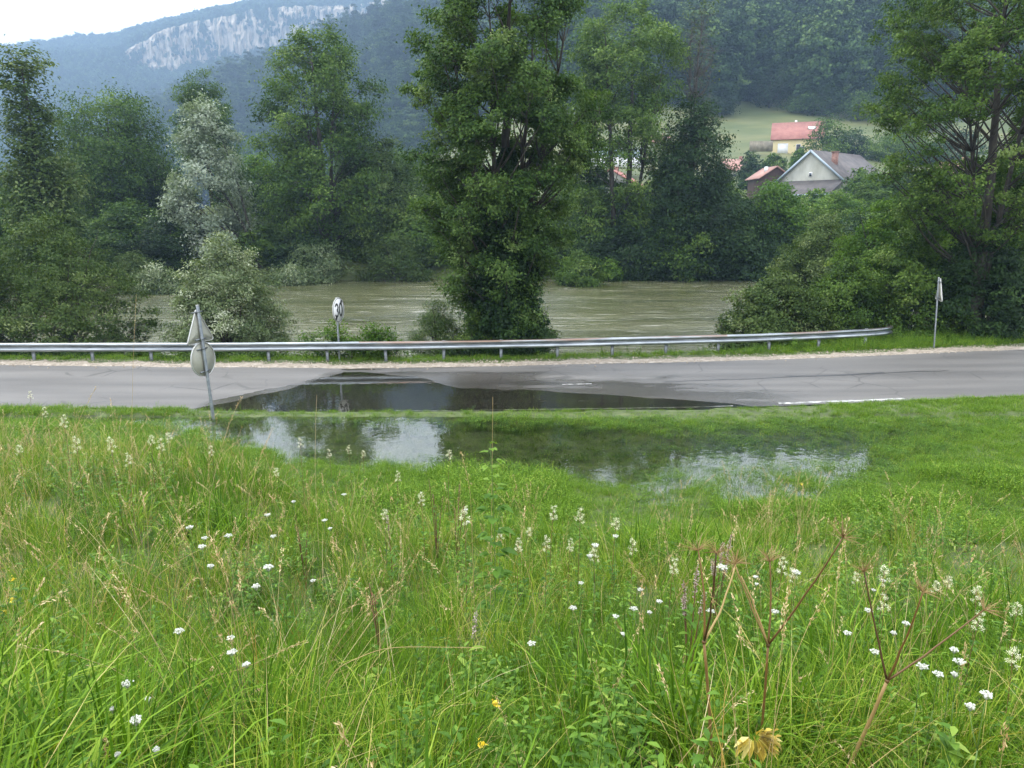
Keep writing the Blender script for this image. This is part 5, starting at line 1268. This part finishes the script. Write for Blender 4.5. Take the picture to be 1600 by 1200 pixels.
def sweet_meshes(seed, h):
    st = MB(); f = MB(); top = np.array([.02, 0, h]); pts = bez(np.array([0, 0, -.05]), np.array([-.02, .02, h * .5]), top, 8); st.tube(pts, np.linspace(.0035, .0018, 8), 5, .6)
    nb = 9
    for k in range(nb):
        t = 1 - k / nb * .13; p = np.array([np.interp(t, np.linspace(0, 1, 8), pts[:, i]) for i in range(3)]); a = k * 2.4 + seed; l = .016 + .022 * (k / nb) * prng.uniform(.6, 1.5)
        e = p + [math.cos(a) * l, math.sin(a) * l, .015 + .03 * prng.random()]
        st.tube([p, (p + e) / 2 + [0, 0, .008], e], [.0012, .001, .0008], 3, .6, False)
        n = 40; q = e + prng.normal(size=(n, 3)) * [.009, .009, .008]; v, qd, t_ = leaves(q, prng, .0062, None, 1, .95); f.add(v, qd, None, prng.uniform(.1, 1, n))
    lf = MB(); m = 30; t = prng.uniform(.08, .8, m); an = prng.uniform(0, 6.28, m)
    leaflet(lf, prng, np.stack([np.interp(t, np.linspace(0, 1, 8), pts[:, i]) for i in range(3)], 1), np.stack([np.cos(an), np.sin(an), prng.uniform(-.1, .6, m)], 1), np.full(m, .085) * (1.2 - t * .7), .42)
    return [('stem', st.mesh('sweet stem', PM['redstem'], True)), ('leaves', lf.mesh('sweet leaves', GM['herb'])), ('flower_head', f.mesh('sweet head', PM['cream']))]
SWEET = [(h, sweet_meshes(k, h)) for k, h in enumerate([1.05, .95, 1.15])]
def put(name, meshes, px, py, h, label, cat, group=None, s=1, Yr=(1.6, 17.5)):
    x, y, z = seat(px, py, h * s, *Yr)
    r = thing(name, (x, y, z), label, cat, group, rz=px * .7, scale=s)
    for pn, me in meshes: link(pn, me, r)
    return r
UL = [(280, 992), (361, 1003), (363, 1028), (418, 808), (320, 845), (316, 860), (357, 841), (427, 842), (507, 817), (538, 776), (489, 911), (420, 893), (297, 828), (459, 787),
      (1380, 912), (1356, 958), (1323, 994), (1490, 1022), (1440, 1048), (1366, 1024), (1415, 980), (1498, 1040), (1244, 900), (962, 968), (990, 955), (908, 915), (930, 858), (1128, 893), (962, 842), (1180, 905), (1110, 960), (830, 1012), (1030, 945), (1210, 960), (1465, 1060), (1540, 1095), (895, 955), (1000, 925), (728, 800)]
for k, (px, py) in enumerate(UL):
    h, me = UMB[k % 3]; sc_ = .82 if py > 900 else 1.12
    put('white_umbel_flower', me, px, py, h, 'small flat topped white flower umbel on a thin stem in the tall grass', 'wildflower', 'white umbel flowers in the meadow', sc_)
for px, py, lb in [(200, 1078, 'loose white flower cluster, upper of the two at the bottom left corner'), (213, 1138, 'loose white flower cluster, lower of the two at the bottom left corner')]:
    put('white_umbel_flower', UMB[3][1], px, py, UMB[3][0], lb, 'wildflower', 'white umbel flowers in the meadow', .95)
SW = [(516, 706), (568, 708), (725, 800), (862, 798), (825, 828), (855, 845), (890, 850), (1242, 895), (1385, 895), (1385, 940), (1480, 905), (1530, 925), (1525, 965), (1585, 1020), (98, 655), (45, 615), (235, 685), (175, 690), (250, 690), (265, 680), (930, 860), (1050, 880), (1340, 900), (1220, 880), (810, 850), (1590, 950), (545, 700), (780, 830), (1465, 915), (120, 690), (70, 640), (30, 700), (200, 715), (330, 700), (430, 735), (620, 742), (470, 690), (600, 800), (660, 775), (905, 800), (960, 815), (990, 850)]
for k, (px, py) in enumerate(SW):
    h, me = SWEET[k % 3]
    put('cream_meadow_flower', me, px, py, h, 'tall stem topped by a fluffy cream flower head in the meadow', 'wildflower', 'cream fluffy flowers in the meadow', (1.15 if py < 700 else 1.0 if py < 825 else .8 if py < 900 else .72))
put('cream_meadow_flower', SWEET[1][1], 700, 708, SWEET[1][0], 'brightest fluffy cream flower head, seen against the pond left of the leafy shoot', 'wildflower', 'cream fluffy flowers in the meadow', 1.25, (6, 17))

# leafy shoot against the pond
def shoot():
    x, y, z = seat(770, 676, 1.75, 5, 9)
    r = thing('leafy_shoot', (x, y, z), 'upright leafy shoot with pale green top leaves, seen against the pond', 'plant')
    st = MB(); pts = bez(np.array([0, 0, -.05]), np.array([.03, 0, .9]), np.array([-.02, 0, 1.72]), 10); st.tube(pts, np.linspace(.006, .002, 10), 5, .4); st.obj('stem', PM['stem'], r)
    def lv(t0, t1, n, s, tone, nm, mt):
        lf = MB()
        t = np.linspace(t0, t1, n); an = np.arange(n) * 2.5; p = np.stack([np.interp(t, np.linspace(0, 1, 10), pts[:, i]) for i in range(3)], 1)
        d = np.stack([np.cos(an), np.sin(an), prng.uniform(-.1, .5, n)], 1)
        pe = p + d / np.linalg.norm(d, axis=1)[:, None] * s * .45
        for a_, b_ in zip(p, pe): lf.tube([a_, (a_ + b_) / 2 + [0, 0, .01], b_], [.0015, .0012, .001], 3, .5, False)
        for off in (-.55, 0, .55):
            c_, s_ = math.cos(off), math.sin(off); dd = np.stack([d[:, 0] * c_ - d[:, 1] * s_, d[:, 0] * s_ + d[:, 1] * c_, d[:, 2] - .1], 1)
            leaflet(lf, prng, pe, dd, np.full(n, s * (1 if off == 0 else .78)), .62, tone)
        lf.obj(nm, mt, r)
    lv(.80, 1, 9, .075, (.8, 1), 'top_leaves', GM['herb']); lv(.1, .78, 34, .11, (.15, .6), 'lower_leaves', GM['herb'])
shoot()
def dock(px, py, h, label, n=3, mt='redstem', seeds='rusty', dens=40):
    x, y, z = seat(px, py, h, 2.5, 12); r = thing('dock_plant', (x, y, z), label, 'plant', rz=px)
    st = MB(); sd = MB()
    for k in range(n):
        a = prng.uniform(0, 6.28); e = np.array([math.cos(a) * .10 * h, math.sin(a) * .08 * h, h * (1 if k == 0 else prng.uniform(.7, .95))])
        pts = bez(np.array([0, 0, -.05]), np.array([e[0] * .3, e[1] * .3, h * .5]), e, 9); st.tube(pts, np.linspace(.0065, .0030, 9), 5, .5)
        m = dens; t = prng.uniform(.78, 1, m); p = np.stack([np.interp(t, np.linspace(0, 1, 9), pts[:, i]) for i in range(3)], 1) + prng.normal(size=(m, 3)) * .008
        v, q, t_ = leaves(p, prng, .012, None, .2, .8); sd.add(v, q, None, t_)
    st.obj('stems', PM[mt], r); sd.obj('seed_heads', PM[seeds], r)
    lf = MB(); m = 16; an = prng.uniform(0, 6.28, m); t = prng.uniform(.1, .7, m); leaflet(lf, prng, np.stack([t * 0, t * 0, t * h], 1), np.stack([np.cos(an), np.sin(an), prng.uniform(.1, .9, m)], 1), np.full(m, .11), .3); lf.obj('leaves', GM['herb'], r)
dock(712, 762, 1.2, 'plant with a dark rusty seed spike in front of the near pond edge')
dock(680, 745, 1.25, 'plant with several thin reddish stems left of the leafy shoot', 5, seeds='redstem', dens=6)
dock(470, 800, .95, 'dark branching plant with narrow brown stems in the grass on the left', 4, seeds='redstem', dens=6)
dock(592, 905, .8, 'rusty stalked dock left of the middle of the meadow', 3, dens=14)
dock(1125, 835, 1.0, 'plant with a faded pinkish seed head behind the dead umbel stalks', 5, 'redstem', 'pink', 120)
dock(1085, 895, .9, 'plant with a pinkish seed head at the foot of the faded one', 4, 'redstem', 'pink', 90)
dock(730, 965, .7, 'small plant with a single pinkish seed tuft in the middle of the meadow', 1, 'stem', 'pink', 90)
dock(610, 800, 1.0, 'brown stemmed plant with a pale yellow green bract top', 1, 'redstem', 'pink', 60)
# yellow blossoms
for px, py in [(20, 905), (18, 936), (6, 958), (775, 1100), (752, 1163), (1253, 757)]:
    f = MB(); s_ = MB(); n = 18; v, q, t_ = leaves(prng.normal(size=(n, 3)) * .009 + [0, 0, .45], prng, .016, None, 1, .8); f.add(v, q, None, t_); s_.tube([(0, 0, -.05), (.01, 0, .2), (0, 0, .44)], [.002, .0016, .001], 4)
    put('yellow_meadow_flower', [('stem', s_.mesh('s', PM['stem'])), ('blossom', f.mesh('b', PM['yellow']))], px, py, .45, 'small yellow blossom low in the meadow', 'wildflower', 'small yellow blossoms')
# single seed stalks, drawn from head pixel to base pixel
def seedstalk(pts_px, Y, label, dens=60, size=.03, wide=.006, frac=.3, lean=0):
    pts = [P(px, py, Y + lean * i) for i, (px, py) in enumerate(pts_px)]
    b = pts[-1]; pts = np.array(pts[::-1]); g0 = gz(pts[0][0], pts[0][1])
    root = thing('seed_grass', (float(pts[0][0]), float(pts[0][1]), g0), label, 'grass stalk')
    loc = pts - [pts[0][0], pts[0][1], g0]
    if loc[0, 2] > .02: loc = np.concatenate([[[loc[0, 0] - (loc[1, 0] - loc[0, 0]) * .3, 0, -.03]], loc])
    n = 24; tt = np.linspace(0, 1, len(loc)); t = np.linspace(0, 1, n); c = np.stack([np.interp(t, tt, loc[:, i]) for i in range(3)], 1)
    for _ in range(4): c[1:-1] = (c[:-2] + c[1:-1] * 2 + c[2:]) / 4
    st = MB(); st.tube(c, np.linspace(.0022, .001, n), 4, .6); st.obj('stalk', GM['straw'], root)
    h = MB(); m = int(dens * 1.3); q = prng.uniform(1 - frac, 1, m); p = np.stack([np.interp(q, t, c[:, i]) for i in range(3)], 1) + prng.normal(size=(m, 3)) * wide
    d = (c[-1] - c[-3]); d = d / np.linalg.norm(d) + prng.normal(size=(m, 3)) * .3; leaflet(h, prng, p, d, np.full(m, size * .6), .28, (.2, .9), droop=.02); h.obj('seed_head', GM['straw'], root)
seedstalk([(427, 668), (412, 700), (398, 740), (385, 790)], 7.5, 'pale seed stalk against the wet road, right of the leaning sign', 70, .04, .010, .5)
seedstalk([(378, 620), (360, 655), (340, 720), (325, 790)], 8.0, 'thin seed stalk against the road, touching the puddle tip', 60, .035, .008, .4)
seedstalk([(1248, 815), (1243, 880), (1240, 950), (1236, 1030)], 5.0, 'upright pale spike standing right of the dead umbel stalks', 90, .025, .005, .5)
seedstalk([(720, 705), (735, 760), (738, 850), (742, 980)], 5.2, 'tall drooping seed stalk against the pond, left of the leafy shoot', 40, .03, .012, .25)
seedstalk([(770, 620), (769, 720), (768, 830), (766, 950)], 5.2, 'very thin straight stem rising past the pond to the road', 10, .012, .002, .1)
seedstalk([(495, 618), (493, 660), (492, 740)], 8.5, 'thin straight brown stem against the puddle on the road', 10, .014, .003, .15)
seedstalk([(752, 1012), (600, 1010), (510, 1050)], 2.9, 'long horizontal straw lying across the grass', 4, .02, .003, .1, .02)
seedstalk([(478, 1000), (380, 1045), (300, 1065)], 3.0, 'fallen straw leaning between two white umbels', 20, .02, .004, .2, .02)
seedstalk([(340, 845), (290, 870), (235, 905)], 4.6, 'pale leaning straw left of the white umbels', 20, .02, .004, .2, .02)
seedstalk([(1455, 958), (1420, 1020), (1395, 1062)], 3.25, 'pale straw leaning by the right hand dead umbel', 8, .02, .003, .2)
seedstalk([(1350, 1060), (1330, 1120), (1300, 1190)], 3.0, 'pale hollow straw at the bottom right', 8, .02, .003, .1)
seedstalk([(1510, 1010), (1500, 1060), (1496, 1130)], 3.4, 'buff seed spike at the lower right', 70, .03, .006, .45)
seedstalk([(1585, 845), (1600, 875), (1615, 960)], 4.6, 'leaning seed spike at the right edge', 50, .03, .006, .3)
seedstalk([(1035, 825), (1045, 870), (1060, 950)], 6.2, 'pale seed spike in front of the short grass', 60, .035, .008, .4)
seedstalk([(213, 460), (208, 560), (205, 700)], 8.5, 'thin reddish stem crossing the road on the left', 20, .02, .003, .2)
seedstalk([(150, 605), (120, 660), (105, 760)], 8.5, 'thin bent stem against the road at the left', 40, .03, .006, .15)

# dead umbel skeletons
def dead_umbel(label, Y, base, node, tips, lower=.0075, stars=34, tone=.5):
    gb = P(*base, Y); g0 = gz(gb[0], Y + .05); root = thing('dead_umbel_stalk', (float(gb[0]), float(Y + .05), g0), label, 'dead plant')
    o = np.array([gb[0], Y + .05, g0]); nd = P(*node, Y) - o; b0 = np.array([0, 0, -.05])
    st = MB(); st.tube(bez(b0, (b0 + nd) / 2 + [.012, 0, 0], nd, 8), np.linspace(lower * 1.1, lower * .8, 8), 8, tone); st.tube([nd - [0, 0, .008], nd, nd + [0, 0, .008]], [.007, .010, .007], 8, .2)
    st.obj('stalk', PM['dead'], root, True)
    for k, (px, py, tn, sz) in enumerate(tips):
        tp = P(px, py, Y + (-.12 if k % 2 else .10)) - o
        br = MB(); c = bez(nd, (nd + tp) / 2 + prng.normal(size=3) * .018 + [0, 0, -.012], tp, 9); c[3:6] += prng.normal(size=(3, 3)) * .002; br.tube(c, np.linspace(.0050, .0030, 9), 6, tn); b = br.obj('branch', PM['dead'], root, True)
        if sz:
            s_ = MB(); nrm = (tp - nd) / np.linalg.norm(tp - nd)
            for j in range(stars):
                d = prng.normal(size=3); d -= d.dot(nrm) * nrm * .6; d = d / np.linalg.norm(d) + nrm * prng.uniform(.3, .9); d /= np.linalg.norm(d); e = tp + d * sz * prng.uniform(.8, 1.5)
                s_.tube([tp, (tp + e) / 2 + [0, 0, .003], e], [.0011, .0009, .0006], 3, prng.uniform(.4, .9), False)
            s_.obj('umbel_rays', PM['dead'], b)
dead_umbel('left of the three dead brown umbel stalks, with a dark forked top', 2.75, (1127, 1170), (1100, 1003), [(1091, 860, .6, .075), (1119, 864, .1, .05), (1150, 880, .9, .05)])
dead_umbel('middle of the three dead umbel stalks, with one long branch leaning right', 2.85, (1197, 1115), (1200, 1008), [(1203, 878, .45, .07), (1317, 840, .25, .075), (1158, 900, .8, 0), (1148, 882, .9, .06)], .0065)
dead_umbel('right of the three dead umbel stalks, with a thick orange brown stem', 2.7, (1312, 1190), (1386, 1064), [(1350, 893, .15, .05), (1442, 925, .5, .05), (1537, 953, .3, .06)], .0085, tone=.65)
# withered yellow leaf at their foot
def yellow_leaf():
    c = P(1178, 1150, 2.5); zb = gz(c[0], 2.5)
    r = thing('withered_leaf', (float(c[0]), 2.5, zb), 'big withered yellow lobed leaf at the foot of the dead stalks', 'leaf')
    o = np.array([c[0], 2.5, zb]); lf = MB(); cc = c - o
    lf.tube(bez(np.array([.03, .02, -.02]), cc + [.02, 0, -.02], cc, 6), np.linspace(.003, .002, 6), 4, .5, False)
    n = 17; an = np.linspace(-2.9, 1.4, n); leaflet(lf, prng, np.repeat(cc[None], n, 0) + np.stack([np.cos(an) * .02, -np.abs(np.sin(an)) * .01, np.sin(an) * .01], 1), np.stack([np.cos(an), -.35 + 0 * an, np.sin(an) * .7], 1), np.full(n, .075), .34, (0, 1))
    n = 30; an = prng.uniform(-2.8, 1.2, n); rr = prng.uniform(.03, .085, n); leaflet(lf, prng, cc + np.stack([np.cos(an) * rr, -.35 * rr, np.sin(an) * .7 * rr], 1), np.stack([np.cos(an + prng.normal(size=n) * .7), -.3 + 0 * an, np.sin(an + prng.normal(size=n) * .7)], 1), np.full(n, .045), .5, (.1, 1))
    lf.obj('blade', PM['wither'], r)
yellow_leaf()
# ------------------------------------------------------------------ haze
def haze():
    mb = MB(); mb.box((0, 1280, 260), (9000, 2760, 530))
    m = bpy.data.materials.new('valley haze'); m.use_nodes = True; nt = m.node_tree; nt.nodes.clear()
    out = N(m, 'ShaderNodeOutputMaterial'); pv = N(m, 'ShaderNodeVolumePrincipled')
    pv.inputs['Color'].default_value = (.38, .56, .80, 1); pv.inputs['Density'].default_value = .0005; pv.inputs['Anisotropy'].default_value = .2
    L(m, pv.outputs[0], out.inputs['Volume'])
    o = mb.obj('haze', m); tag(o, 'thin blue haze in the valley air', kind='stuff')
haze()
